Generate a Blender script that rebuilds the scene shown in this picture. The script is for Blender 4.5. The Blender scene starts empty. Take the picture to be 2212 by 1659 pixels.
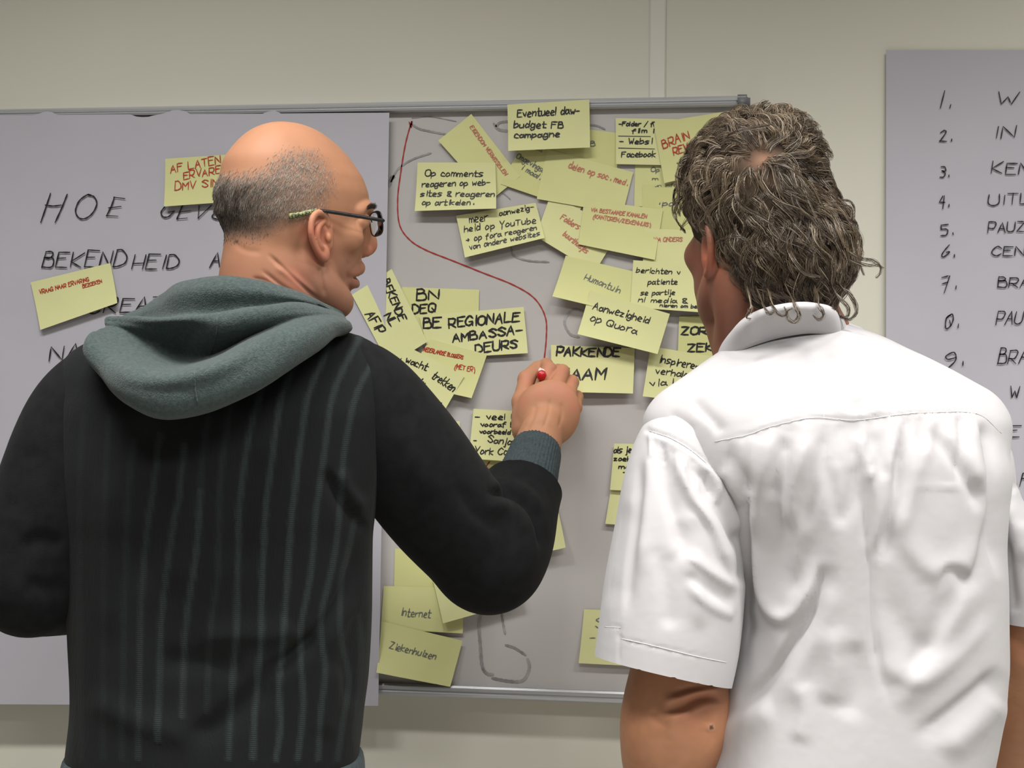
import bpy, bmesh, math, random
import numpy as np
from mathutils import Vector, Matrix

# ------------------------------------------------------------------ camera
SC = bpy.context.scene
COL = SC.collection
F = 3450.0                     # focal length in pixels of a 2212 x 1659 frame
CX, CY = 1106.0, 829.5
YAW = math.atan(0.15)          # the wall comes nearer towards the right of the picture
ROLL = 0.0085
D0 = 2.5                       # camera to wall along the optical axis
CAMZ = 1.5
FWD = np.array([-math.sin(YAW), math.cos(YAW), 0.0])
SIDE = np.array([math.cos(YAW), math.sin(YAW), 0.0])
UPV = np.array([0, 0, 1.0])
RGT = SIDE * math.cos(ROLL) + UPV * math.sin(ROLL)
UP = UPV * math.cos(ROLL) - SIDE * math.sin(ROLL)
CAM = np.array([0, 0, CAMZ]) - FWD * D0      # wall face is the plane y = 0, room on the -y side

cam = bpy.data.cameras.new('camera')
cam.sensor_width = 36.0
cam.lens = F / 2212 * 36.0
cam.clip_start = 0.05
co = bpy.data.objects.new('camera', cam)
COL.objects.link(co)
M = Matrix(((RGT[0], UP[0], -FWD[0]), (RGT[1], UP[1], -FWD[1]), (RGT[2], UP[2], -FWD[2])))
co.matrix_world = Matrix.Translation(Vector(CAM)) @ M.to_4x4()
SC.camera = co

# ------------------------------------------------------------------ world, lamps, exposure
world = bpy.data.worlds.new('world')
SC.world = world
world.use_nodes = True
bg = world.node_tree.nodes['Background']
bg.inputs['Color'].default_value = (1.0, 0.96, 0.91, 1)
bg.inputs['Strength'].default_value = 0.17


def area(name, loc, size, sy, power, color, spread, rot=(0, 0, 0)):
    l = bpy.data.lights.new(name, 'AREA')
    l.shape = 'RECTANGLE'
    l.size, l.size_y = size, sy
    l.energy = power
    l.color = color
    l.spread = math.radians(spread)
    o = bpy.data.objects.new(name, l)
    o.location = loc
    o.rotation_euler = rot
    COL.objects.link(o)
    return o


area('ceiling_lamp', (-0.45, -1.12, 2.97), 1.3, 0.14, 25, (1.0, 0.985, 0.96), 116)
area('ceiling_lamp', (1.35, -1.12, 2.97), 1.3, 0.14, 28, (1.0, 0.985, 0.96), 116)
area('ceiling_lamp', (0.75, -2.35, 2.97), 1.3, 0.3, 52, (1.0, 0.985, 0.96), 134)
SC.view_settings.view_transform = 'Standard'
SC.view_settings.look = 'None'
SC.view_settings.gamma = 1
SC.view_settings.use_curve_mapping = False
SC.view_settings.exposure = 0.0
SC.cycles.use_denoising = True
SC.cycles.max_bounces = 6

rnd = random.Random(7)
rng = np.random.default_rng(11)


# ------------------------------------------------------------------ pixel helpers
def W(px, py, off=0.0):
    """point of the plane that lies `off` in front of the wall, seen at pixel px, py"""
    d = FWD + (px - CX) / F * RGT + (CY - py) / F * UP
    t = (-off - CAM[1]) / d[1]
    return CAM + d * t


def Q(px, py, d):
    """world point at pixel px, py and distance d along the view axis"""
    px, py, d = np.asarray(px, float), np.asarray(py, float), np.asarray(d, float)
    return CAM + d[..., None] * (FWD + ((px - CX) / F)[..., None] * RGT + ((CY - py) / F)[..., None] * UP)


def proj(P):
    r = P - CAM
    d = r @ FWD
    return CX + F * (r @ RGT) / d, CY - F * (r @ UP) / d, d


# ------------------------------------------------------------------ materials
def mat(name, color=(0.8, 0.8, 0.8), rough=0.6, metal=0.0, spec=0.5):
    m = bpy.data.materials.new(name)
    m.use_nodes = True
    b = m.node_tree.nodes['Principled BSDF']
    b.inputs['Base Color'].default_value = (*color, 1)
    b.inputs['Roughness'].default_value = rough
    b.inputs['Metallic'].default_value = metal
    b.inputs['Specular IOR Level'].default_value = spec
    return m


def N(m, t, **kw):
    n = m.node_tree.nodes.new(t)
    for k, v in kw.items():
        if k in ('inp',):
            for a, b in v.items():
                n.inputs[a].default_value = b
        else:
            setattr(n, k, v)
    return n


def LK(m, a, b):
    m.node_tree.links.new(a, b)


def bsdf(m):
    return m.node_tree.nodes['Principled BSDF']


def noise_color(m, c1, c2, scale, detail=3, lo=0.35, hi=0.65, coord='Object', stretch=(1, 1, 1)):
    tc = N(m, 'ShaderNodeTexCoord')
    mp = N(m, 'ShaderNodeMapping')
    mp.inputs['Scale'].default_value = stretch
    LK(m, tc.outputs[coord], mp.inputs[0])
    no = N(m, 'ShaderNodeTexNoise', inp={'Scale': scale, 'Detail': detail})
    LK(m, mp.outputs[0], no.inputs['Vector'])
    cr = N(m, 'ShaderNodeValToRGB')
    cr.color_ramp.elements[0].position, cr.color_ramp.elements[1].position = lo, hi
    cr.color_ramp.elements[0].color, cr.color_ramp.elements[1].color = (*c1, 1), (*c2, 1)
    LK(m, no.outputs['Fac'], cr.inputs[0])
    LK(m, cr.outputs[0], bsdf(m).inputs['Base Color'])
    return tc, mp, cr


def noise_bump(m, scale, strength, dist=0.001, detail=4, stretch=(1, 1, 1)):
    tc = N(m, 'ShaderNodeTexCoord')
    mp = N(m, 'ShaderNodeMapping')
    mp.inputs['Scale'].default_value = stretch
    LK(m, tc.outputs['Object'], mp.inputs[0])
    no = N(m, 'ShaderNodeTexNoise', inp={'Scale': scale, 'Detail': detail})
    LK(m, mp.outputs[0], no.inputs['Vector'])
    bu = N(m, 'ShaderNodeBump', inp={'Strength': strength, 'Distance': dist})
    LK(m, no.outputs['Fac'], bu.inputs['Height'])
    LK(m, bu.outputs[0], bsdf(m).inputs['Normal'])
    return bu


def s2l(r, g, b):
    f = lambda c: c / 12.92 if c <= 0.04045 else ((c + 0.055) / 1.055) ** 2.4
    return tuple(f(c / 255) for c in (r, g, b))


M_wall = mat('wall_paint', rough=0.75)
noise_color(M_wall, (0.655, 0.64, 0.545), (0.685, 0.67, 0.57), 1.4)
noise_bump(M_wall, 260, 0.12, 0.0006)
M_strip = mat('strip_paint', (0.71, 0.695, 0.61), 0.6)
M_floor = mat('floor_lino', rough=0.5)
noise_color(M_floor, (0.42, 0.40, 0.37), (0.50, 0.48, 0.44), 30)
M_ceil = mat('ceiling_paint', rough=0.9)
noise_color(M_ceil, (0.68, 0.68, 0.66), (0.74, 0.74, 0.72), 8)
M_board = mat('board_enamel', rough=0.32, spec=0.35)
noise_color(M_board, (0.475, 0.455, 0.44), (0.52, 0.50, 0.485), 2.3)
M_alu = mat('board_aluminium', rough=0.42, metal=0.55)
noise_color(M_alu, (0.42, 0.43, 0.44), (0.52, 0.53, 0.54), 60, stretch=(0.05, 1, 8))
M_cap = mat('corner_plastic', rough=0.5)
noise_color(M_cap, (0.13, 0.135, 0.14), (0.17, 0.175, 0.18), 90)
M_paper = mat('sheet_paper', rough=0.85, spec=0.2)
noise_color(M_paper, (0.455, 0.445, 0.490), (0.485, 0.475, 0.520), 3)
noise_bump(M_paper, 9, 0.25, 0.006, 2)
M_ink = mat('black_ink', (0.012, 0.011, 0.012), 0.5)
M_inkg = mat('grey_ink', (0.13, 0.14, 0.13), 0.6)
M_inkg2 = mat('faint_ink', (0.24, 0.25, 0.2), 0.6)
M_inkr = mat('red_ink', (0.42, 0.045, 0.02), 0.5)
M_inkp = mat('pale_red_ink', (0.50, 0.17, 0.11), 0.6)
M_line = mat('red_marker_ink', (0.36, 0.035, 0.03), 0.4)
M_smear = mat('half_wiped_ink', rough=0.5)
noise_color(M_smear, (0.16, 0.15, 0.15), (0.40, 0.385, 0.375), 45, lo=0.3, hi=0.7)


def note_mat(k):
    m = mat('note_paper_%d' % k, rough=0.8, spec=0.25)
    base = [(0.66, 0.66, 0.31), (0.69, 0.69, 0.35), (0.63, 0.63, 0.28)][k]
    noise_color(m, tuple(c * 0.96 for c in base), base, 14)
    noise_bump(m, 40, 0.12, 0.001)
    return m


M_notes = [note_mat(k) for k in range(3)]


def attr_mat(name, rough=0.5, spec=0.5):
    m = mat(name, rough=rough, spec=spec)
    a = N(m, 'ShaderNodeAttribute', attribute_name='tint')
    LK(m, a.outputs['Color'], bsdf(m).inputs['Base Color'])
    return m


# ------------------------------------------------------------------ object helpers
def link(name, me, parent=None, loc=None, label=None, cat=None, group=None, kind=None, smooth=True):
    o = bpy.data.objects.new(name, me)
    COL.objects.link(o)
    if parent is not None:
        o.parent = parent
    if loc is not None:
        o.location = loc
    if label: o['label'] = label
    if cat: o['category'] = cat
    if group: o['group'] = group
    if kind: o['kind'] = kind
    if me is not None and smooth:
        me.polygons.foreach_set('use_smooth', [True] * len(me.polygons))
    return o


def root(name, loc, label, cat, group=None):
    return link(name, None, None, Vector(loc), label, cat, group)


def mesh(name, V, Fc, m=None, org=(0, 0, 0), tint=None):
    """world-space vertices, stored relative to org"""
    V = np.asarray(V, float) - np.asarray(org, float)
    me = bpy.data.meshes.new(name)
    Fc = np.asarray(Fc) if not isinstance(Fc, list) else Fc
    if isinstance(Fc, np.ndarray) and Fc.ndim == 2:
        k = Fc.shape[1]
        me.vertices.add(len(V)); me.vertices.foreach_set('co', V.astype(np.float32).ravel())
        me.loops.add(Fc.size); me.loops.foreach_set('vertex_index', Fc.astype(np.int32).ravel())
        me.polygons.add(len(Fc))
        me.polygons.foreach_set('loop_start', np.arange(0, Fc.size, k, dtype=np.int32))
        me.polygons.foreach_set('loop_total', np.full(len(Fc), k, np.int32))
        me.update(calc_edges=True)
        me.validate()
    else:
        me.from_pydata([tuple(v) for v in V], [], Fc)
        me.update()
    if tint is not None:
        a = me.color_attributes.new('tint', 'FLOAT_COLOR', 'POINT')
        c = np.ones((len(V), 4), np.float32); c[:, :3] = tint
        a.data.foreach_set('color', c.ravel())
    if m is not None:
        me.materials.append(m)
    return me


def box(lo, hi, bev=0.0, seg=2):
    bm = bmesh.new()
    bmesh.ops.create_cube(bm, size=1)
    for v in bm.verts:
        v.co = Vector([(lo[i] + hi[i]) / 2 + v.co[i] * (hi[i] - lo[i]) for i in range(3)])
    if bev:
        bmesh.ops.bevel(bm, geom=bm.edges[:], offset=bev, segments=seg, affect='EDGES')
    return bm


def bm_mesh(name, bm, m, org=(0, 0, 0)):
    bmesh.ops.translate(bm, verts=bm.verts, vec=-Vector(org))
    bmesh.ops.recalc_face_normals(bm, faces=bm.faces[:])
    me = bpy.data.meshes.new(name)
    bm.to_mesh(me); bm.free()
    me.materials.append(m)
    return me


# ------------------------------------------------------------------ signed-distance modelling
class Field:
    def __init__(s, lo, hi, h):
        s.lo, s.h = np.asarray(lo, float), h
        n = np.ceil((np.asarray(hi, float) - s.lo) / h).astype(int) + 1
        s.ax = [(s.lo[i] + h * np.arange(n[i])).astype(np.float32) for i in range(3)]
        s.D = np.full(n, 1.0, np.float32)

    def put(s, f, lo, hi, k=0.0, op='u'):
        pad = k + 4 * s.h
        sl = []
        for i in range(3):
            a = max(0, int((lo[i] - pad - s.lo[i]) / s.h)); b = min(len(s.ax[i]), int((hi[i] + pad - s.lo[i]) / s.h) + 2)
            if a >= b: return
            sl.append(slice(a, b))
        sl = tuple(sl)
        X = s.ax[0][sl[0]][:, None, None]; Y = s.ax[1][sl[1]][None, :, None]; Z = s.ax[2][sl[2]][None, None, :]
        d = f(X, Y, Z).astype(np.float32)
        c = s.D[sl]
        if op == 'u':
            r = np.minimum(c, d)
            if k > 0: r = r - np.maximum(k - np.abs(c - d), 0) ** 2 / (4 * k)
        else:                       # subtract
            r = np.maximum(c, -d)
            if k > 0: r = r + np.maximum(k - np.abs(c + d), 0) ** 2 / (4 * k)
        s.D[sl] = r

    def cone(s, a, b, ra, rb, k=0.0, op='u'):
        a, b = np.asarray(a, float), np.asarray(b, float)
        ab = b - a; L2 = max(float(ab @ ab), 1e-12)

        def f(X, Y, Z):
            x, y, z = X - a[0], Y - a[1], Z - a[2]
            t = np.clip((x * ab[0] + y * ab[1] + z * ab[2]) / L2, 0, 1)
            return np.sqrt((x - t * ab[0]) ** 2 + (y - t * ab[1]) ** 2 + (z - t * ab[2]) ** 2) - (ra + t * (rb - ra))
        r = max(ra, rb)
        s.put(f, np.minimum(a, b) - r, np.maximum(a, b) + r, k, op)

    def chain(s, pts, rad, k=0.01, op='u', n=6):
        P, R = spline(pts, rad, n)
        for i in range(len(P) - 1):
            s.cone(P[i], P[i + 1], R[i], R[i + 1], k, op)

    def chainhard(s, pts, rad, k=0.01, op='u'):
        for i in range(len(pts) - 1):
            s.cone(pts[i], pts[i + 1], rad[i], rad[i + 1], k, op)

    def ell(s, c, r, R=None, k=0.0, op='u'):
        c = np.asarray(c, float); r = np.asarray(r, float)
        R = np.eye(3) if R is None else np.asarray(R)

        def f(X, Y, Z):
            x, y, z = X - c[0], Y - c[1], Z - c[2]
            a = [x * R[i][0] + y * R[i][1] + z * R[i][2] for i in range(3)]
            k0 = np.sqrt((a[0] / r[0]) ** 2 + (a[1] / r[1]) ** 2 + (a[2] / r[2]) ** 2) + 1e-9
            k1 = np.sqrt((a[0] / r[0] ** 2) ** 2 + (a[1] / r[1] ** 2) ** 2 + (a[2] / r[2] ** 2) ** 2) + 1e-9
            return k0 * (k0 - 1) / k1
        m = r.max()
        s.put(f, c - m, c + m, k, op)

    def loft(s, zs, cu, cv, ru, rv, axU, axV, k=0.0, p=2.4, taper=0.0, inset=0.0, op='u'):
        """horizontal slices; axU, axV horizontal unit vectors; arrays over ascending zs"""
        zs = np.asarray(zs, float)
        o = np.argsort(zs); zs = zs[o]
        cu, cv, ru, rv = [np.asarray(a, float)[o] for a in (cu, cv, ru, rv)]
        zt = s.ax[2].astype(float)
        ip = lambda a: pchip(zs, a, zt)
        CU, CV, RU, RV = ip(cu), ip(cv), np.maximum(ip(ru) - inset, 0.004), np.maximum(ip(rv) - inset, 0.004)
        z0 = s.lo[2]
        top, bot = zs[-1] - inset, zs[0] + inset

        def f(X, Y, Z):
            idx = np.round((Z.ravel() - z0) / s.h).astype(int)
            cu_, cv_, ru_, rv_ = [a[idx][None, None, :].astype(np.float32) for a in (CU, CV, RU, RV)]
            u = (X * axU[0] + Y * axU[1] - cu_) / ru_
            v = (X * axV[0] + Y * axV[1] - cv_)
            v = v / (rv_ * np.clip(1 - taper * u, 0.3, 2))
            q = (np.abs(u) ** p + np.abs(v) ** p) ** (1 / p)
            d = (q - 1) * np.minimum(ru_, rv_)
            return np.maximum(d, np.maximum(Z - top, bot - Z))
        big = 1.0
        s.put(f, (s.lo[0], s.lo[1], bot), (s.lo[0] + 9, s.lo[1] + 9, top), k, op)

    def mesh(s):
        D, h = s.D, s.h
        S = D < 0
        n = np.array(D.shape) - 1
        off = [(i, j, k) for i in (0, 1) for j in (0, 1) for k in (0, 1)]
        cnt = np.zeros(n, np.int8)
        for o in off:
            cnt += S[o[0]:o[0] + n[0], o[1]:o[1] + n[1], o[2]:o[2] + n[2]]
        I, J, K = np.nonzero((cnt > 0) & (cnt < 8))
        idx = np.full(n, -1, np.int64); idx[I, J, K] = np.arange(len(I))
        c = {o: D[I + o[0], J + o[1], K + o[2]].astype(float) for o in off}
        acc = np.zeros((len(I), 3)); num = np.zeros(len(I))
        for a in off:
            for ax in range(3):
                if a[ax] == 0:
                    b = list(a); b[ax] = 1; b = tuple(b)
                    va, vb = c[a], c[b]
                    m = (va < 0) != (vb < 0)
                    t = np.where(m, va / np.where(m, va - vb, 1), 0)
                    pnt = np.tile(np.array(a, float), (len(I), 1)); pnt[:, ax] = t
                    acc[m] += pnt[m]; num[m] += 1
        V = (np.stack([I, J, K], 1) + acc / num[:, None]) * h + s.lo
        faces = []
        for ax in range(3):
            b, c_ = [(1, 2), (2, 0), (0, 1)][ax]
            A = S[tuple(slice(0, -1) if i == ax else slice(None) for i in range(3))]
            B = S[tuple(slice(1, None) if i == ax else slice(None) for i in range(3))]
            e = np.array(np.nonzero(A != B))
            ok = (e[b] > 0) & (e[c_] > 0) & (e[b] < n[b]) & (e[c_] < n[c_])
            e = e[:, ok]
            ins = A[tuple(e)]
            q = []
            for db, dc in ((1, 1), (0, 1), (0, 0), (1, 0)):
                g = e.copy(); g[b] -= db; g[c_] -= dc
                q.append(idx[tuple(g)])
            q = np.stack(q, 1)
            q[~ins] = q[~ins][:, ::-1]
            faces.append(q)
        Fc = np.concatenate(faces)
        Fc = Fc[(Fc >= 0).all(1)]
        return V, Fc


def pchip(x, y, xi):
    """monotone-ish cubic interpolation"""
    x, y = np.asarray(x, float), np.asarray(y, float)
    h = np.diff(x); dl = np.diff(y) / h
    d = np.zeros_like(y)
    d[0], d[-1] = dl[0], dl[-1]
    for i in range(1, len(x) - 1):
        if dl[i - 1] * dl[i] > 0:
            w1, w2 = 2 * h[i] + h[i - 1], h[i] + 2 * h[i - 1]
            d[i] = (w1 + w2) / (w1 / dl[i - 1] + w2 / dl[i])
    xi = np.clip(xi, x[0], x[-1])
    i = np.clip(np.searchsorted(x, xi) - 1, 0, len(x) - 2)
    t = (xi - x[i]) / h[i]
    return ((2 * t ** 3 - 3 * t ** 2 + 1) * y[i] + (t ** 3 - 2 * t ** 2 + t) * h[i] * d[i]
            + (-2 * t ** 3 + 3 * t ** 2) * y[i + 1] + (t ** 3 - t ** 2) * h[i] * d[i + 1])


def spline(P, R=None, n=8):
    P = np.asarray(P, float)
    if R is not None: P = np.concatenate([P, np.asarray(R, float)[:, None]], 1)
    E = np.concatenate([[2 * P[0] - P[1]], P, [2 * P[-1] - P[-2]]])
    out = []
    for i in range(1, len(E) - 2):
        a, b, c, d = E[i - 1], E[i], E[i + 1], E[i + 2]
        for t in np.arange(n) / n:
            out.append(0.5 * ((2 * b) + (c - a) * t + (2 * a - 5 * b + 4 * c - d) * t * t + (3 * b - a - 3 * c + d) * t ** 3))
    out.append(P[-1])
    out = np.array(out)
    if R is not None: return out[:, :-1], np.maximum(out[:, -1], 1e-4)
    return out


def normals(V, Fc):
    a = V[Fc[:, 2]] - V[Fc[:, 0]]; b = V[Fc[:, 3 if Fc.shape[1] == 4 else 1]] - V[Fc[:, 1 if Fc.shape[1] == 4 else 0]]
    n = np.cross(a, b)
    Nn = np.zeros_like(V)
    for i in range(Fc.shape[1]): np.add.at(Nn, Fc[:, i], n)
    return Nn / (np.linalg.norm(Nn, axis=1)[:, None] + 1e-12)


def relax(V, Fc, it=1, lam=0.5):
    V = V.copy()
    k = Fc.shape[1]
    for _ in range(it):
        A = np.zeros_like(V); c = np.zeros(len(V))
        for i in range(k):
            j = (i + 1) % k
            np.add.at(A, Fc[:, i], V[Fc[:, j]]); np.add.at(c, Fc[:, i], 1)
            np.add.at(A, Fc[:, j], V[Fc[:, i]]); np.add.at(c, Fc[:, j], 1)
        V += lam * (A / np.maximum(c, 1)[:, None] - V)
    return V


def join(parts):
    Vs, Fs, o = [], [], 0
    for V, Fc in parts:
        Vs.append(V); Fs.append(Fc + o); o += len(V)
    return np.concatenate(Vs), np.concatenate(Fs)


def vnoise(P, scale, seed=0):
    """smooth value noise on points, about -1..1"""
    r = np.random.default_rng(seed)
    T = r.uniform(-1, 1, (32, 32, 32))
    p = np.asarray(P) * scale + 100
    i = np.floor(p).astype(int); f = p - i; f = f * f * (3 - 2 * f)
    o = 0
    for a in (0, 1):
        for b in (0, 1):
            for c in (0, 1):
                w = (f[:, 0] if a else 1 - f[:, 0]) * (f[:, 1] if b else 1 - f[:, 1]) * (f[:, 2] if c else 1 - f[:, 2])
                o = o + w * T[(i[:, 0] + a) % 32, (i[:, 1] + b) % 32, (i[:, 2] + c) % 32]
    return o


def polydist(px, py, pts):
    """distance (pixels) to a smooth line through pts, side sign and the place 0..1 along it"""
    L = spline(np.array(pts, float), n=6) if len(pts) > 2 else np.array(pts, float)
    best = np.full(px.shape, 1e9); sd = np.zeros(px.shape); tt = np.zeros(px.shape)
    for i in range(len(L) - 1):
        a, b = L[i], L[i + 1]; ab = b - a; l2 = max(ab @ ab, 1e-9)
        t = np.clip(((px - a[0]) * ab[0] + (py - a[1]) * ab[1]) / l2, 0, 1)
        dx, dy = px - a[0] - t * ab[0], py - a[1] - t * ab[1]
        d = np.hypot(dx, dy); m = d < best
        best = np.where(m, d, best); sd = np.where(m, np.sign(ab[0] * dy - ab[1] * dx), sd); tt = np.where(m, (i + t) / (len(L) - 1), tt)
    return best, sd, tt


def folds(V, Fc, lst, facing=0.0):
    """lst: (points px, width px, amplitude mm, skew); cloth moves along its own normal.
    skew 0 is a symmetric ridge, +-1 makes the one flank steep like a real fold"""
    Nn = normals(V, Fc)
    px, py, d = proj(V)
    w = np.clip((-(Nn @ FWD) - facing) * 3 + 0.3, 0, 1)
    disp = np.zeros(len(V))
    for pts, wd, amp, skew in lst:
        q = np.array(pts, float)
        m = (px > q[:, 0].min() - 4 * wd) & (px < q[:, 0].max() + 4 * wd) & (py > q[:, 1].min() - 4 * wd) & (py < q[:, 1].max() + 4 * wd)
        if not m.any(): continue
        ds, sg, t = polydist(px[m], py[m], pts)
        x = ds * sg / wd
        g = np.where(x * skew > 0, np.exp(-(x * (1 + 1.5 * abs(skew))) ** 2), np.exp(-(x * (1 - 0.35 * abs(skew))) ** 2))
        end = np.clip(t / 0.22, 0, 1) * np.clip((1 - t) / 0.22, 0, 1)
        end = end * end * (3 - 2 * end)
        disp[m] += amp / 1000 * g * end
    return V + Nn * (disp * w)[:, None], Nn


def sheet(rows, nu=8, nv=6):
    """smooth surface through rows of world points -> grid V, quads"""
    G = np.array(rows, float)
    A = np.array([spline(r, n=nu) for r in G])
    B = np.array([spline(A[:, j], n=nv) for j in range(A.shape[1])])   # columns
    B = B.transpose(1, 0, 2)
    r, c = B.shape[:2]
    idx = np.arange(r * c).reshape(r, c)
    Fc = np.stack([idx[:-1, :-1], idx[1:, :-1], idx[1:, 1:], idx[:-1, 1:]], -1).reshape(-1, 4)
    return B.reshape(-1, 3), Fc


def tube(P, R, seg=8, cap=True):
    P = np.asarray(P, float); R = np.broadcast_to(np.asarray(R, float), (len(P),))
    T = np.gradient(P, axis=0); T /= np.linalg.norm(T, axis=1)[:, None] + 1e-12
    u = np.cross(T[0], [0, 0, 1.0])
    if np.linalg.norm(u) < 0.1: u = np.cross(T[0], [0, 1.0, 0])
    V = []
    for i in range(len(P)):
        u = u - T[i] * (u @ T[i]); u /= np.linalg.norm(u); v = np.cross(T[i], u)
        a = np.arange(seg) / seg * 2 * math.pi
        V.append(P[i] + R[i] * (np.cos(a)[:, None] * u + np.sin(a)[:, None] * v))
    V = np.concatenate(V)
    fs = []
    for i in range(len(P) - 1):
        for j in range(seg):
            k = (j + 1) % seg
            fs.append([i * seg + j, i * seg + k, (i + 1) * seg + k, (i + 1) * seg + j])
    if cap:
        fs.append(list(range(seg))[::-1]); fs.append([(len(P) - 1) * seg + j for j in range(seg)])
    return V, fs


# ------------------------------------------------------------------ the setting
XL, XR = -2.6, 2.6
link('wall_back', bm_mesh('wall_back', box((XL, 0, 0), (XR, 0.12, 3.0)), M_wall), kind='structure', smooth=False)
link('floor', bm_mesh('floor', box((XL, -4.6, -0.1), (XR, 0.12, 0)), M_floor), kind='structure', smooth=False)
link('ceiling', bm_mesh('ceiling', box((XL, -4.6, 3.0), (XR, 0.12, 3.1)), M_ceil), kind='structure', smooth=False)
link('baseboard_back', bm_mesh('baseboard_back', box((XL, -0.012, 0), (XR, 0.0, 0.08), 0.003), M_strip), kind='structure', smooth=False)
a, b = W(1404, 120)[0], W(1438, 120)[0]
link('trim_1', bm_mesh('trim_1', box((a, -0.004, 0.08), (b, 0.0, 3.0), 0.0015), M_strip), kind='structure', smooth=False)

# ------------------------------------------------------------------ whiteboard
BF = 0.026                                     # board face, in front of the wall
tl, tr = W(820, 236, BF + 0.006), W(1612, 214, BF + 0.006)
bl = W(1100, 1492, BF + 0.006)
BR_X = tr[0]
BT = (W(820, 229, BF)[2] + W(1500, 216, BF)[2]) / 2
BB = (W(820, 1499, BF)[2] + W(1350, 1512, BF)[2]) / 2
BL_X = BR_X - 1.80
bo = np.array([(BL_X + BR_X) / 2, -BF, BB])
board = root('whiteboard', bo, 'wide white enamel board with thin aluminium frame, covered with sheets and yellow notes', 'whiteboard')
link('writing_surface', bm_mesh('writing_surface', box((BL_X + 0.004, -BF, BB + 0.004), (BR_X - 0.004, -0.004, BT - 0.004)), M_board, bo), board, smooth=False)


def rail(z0, z1, name, tray=False):
    # extruded profile with a rounded lip and a groove
    h = z1 - z0
    prof = [(0.004, 0), (BF + 0.007, 0), (BF + 0.010, 0.15), (BF + 0.0105, 0.35), (BF + 0.0085, 0.42), (BF + 0.0085, 0.52), (BF + 0.010, 0.58), (BF + 0.010, 0.85), (BF + 0.0075, 1.0), (0.004, 1.0)]
    V, fs = [], []
    for x in (BL_X, BR_X):
        for o, t in prof: V.append((x, -o, z0 + t * h))
    n = len(prof)
    for i in range(n): fs.append([i, (i + 1) % n, n + (i + 1) % n, n + i])
    fs += [list(range(n))[::-1], list(range(n, 2 * n))]
    me = mesh(name, V, fs, M_alu, bo)
    return link(name, me, board, smooth=False)


rail(BT - 0.012, BT + 0.004, 'frame_rail')
rail(BB - 0.003, BB + 0.016, 'frame_rail')
for x0, x1 in ((BL_X - 0.004, BL_X + 0.012), (BR_X - 0.012, BR_X + 0.004)):
    link('frame_rail', bm_mesh('frame_rail', box((x0, -BF - 0.010, BB), (x1, -0.004, BT), 0.003), M_alu, bo), board, smooth=False)
for x in (BL_X, BR_X):
    for z in (BB, BT):
        s = 0.024
        x0 = x - 0.006 if x == BL_X else x + 0.006 - s
        z0 = z - 0.006 if z == BB else z + 0.006 - s
        link('corner_cap', bm_mesh('corner_cap', box((x0, -BF - 0.013, z0), (x0 + s, -0.002, z0 + s), 0.005, 3), M_cap, bo), board)

# ------------------------------------------------------------------ handwriting
G = {
 'A': '022742 1434', 'B': '0207 ~0727362505 ~0535433202', 'C': '~462705032243', 'D': '0207 ~072745432202', 'E': '47070242 0535',
 'F': '470702 0535', 'G': '~462705032243 424424', 'H': '0702 4742 0444', 'I': '1712', 'J': '~3733221203', 'K': '0702 470442',
 'L': '070242', 'M': '0207244742', 'N': '02074247', 'O': '~27060322434627', 'P': '0207 ~0737463404', 'Q': '~27060322434627 2442',
 'R': '0207 ~0737463404 1442', 'S': '~46270625432203', 'T': '0747 2722', 'U': '~0703224347', 'V': '072247', 'W': '0712253247',
 'X': '0742 4702', 'Y': '072447 2421', 'Z': '07470242',
 'a': '~3415031233 353342', 'b': '0702 ~042534331202', 'c': '~3415031232', 'd': '~3415031233 3732', 'e': '~03342515031232',
 'f': '~37271511 0535', 'g': '~3415031233 ~35311001', 'h': '0702 ~04253432', 'i': '1512 1617', 'j': '~15111000 1617',
 'k': '0702 3504 1332', 'l': '0702', 'm': '0502 ~04152422 ~24354442', 'n': '0502 ~04253432', 'o': '~15031233342515',
 'p': '0500 ~042534331202', 'q': '~3415031233 3530', 'r': '0502 ~042535', 's': '~351504331202', 't': '~17131232 0535',
 'u': '~0503123335 3532', 'v': '052235', 'w': '0512243245', 'x': '0532 3502', 'y': '~0503123335 ~35311000', 'z': '05350232',
 '1': '1712', '2': '~06273602 0242', '3': '~07374515 ~1544321202', '4': '270444 3731', '5': '470705 ~0535443202',
 '6': '~37150312334424', '7': '074712 0535', '8': '~270603123345372706 2533', '9': '~4637061545 ~464412', '-': '0434', '.': '2223',
 '&': '~420627360332', '(': '~371411 20', ')': '~173431', '/': '0147', '>': '0434 253423', '"': '0706 2726', ':': '1413', '!': '1714 1312',
}
G['('] = '~2714122'[:7] if False else '~37141130'
ADV = {'I': 2.2, 'i': 2.0, 'l': 1.6, '1': 2.2, '.': 2.6, ' ': 3.4, 'm': 5.2, 'w': 5.2, '-': 4.2, 'r': 3.8, 't': 3.8, 'j': 2.4, ':': 2.6, '(': 3.6, ')': 3.6, '>': 5}


def adv(c):
    return ADV.get(c, 5.2 if c.isupper() or c.isdigit() else 4.3)


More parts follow.
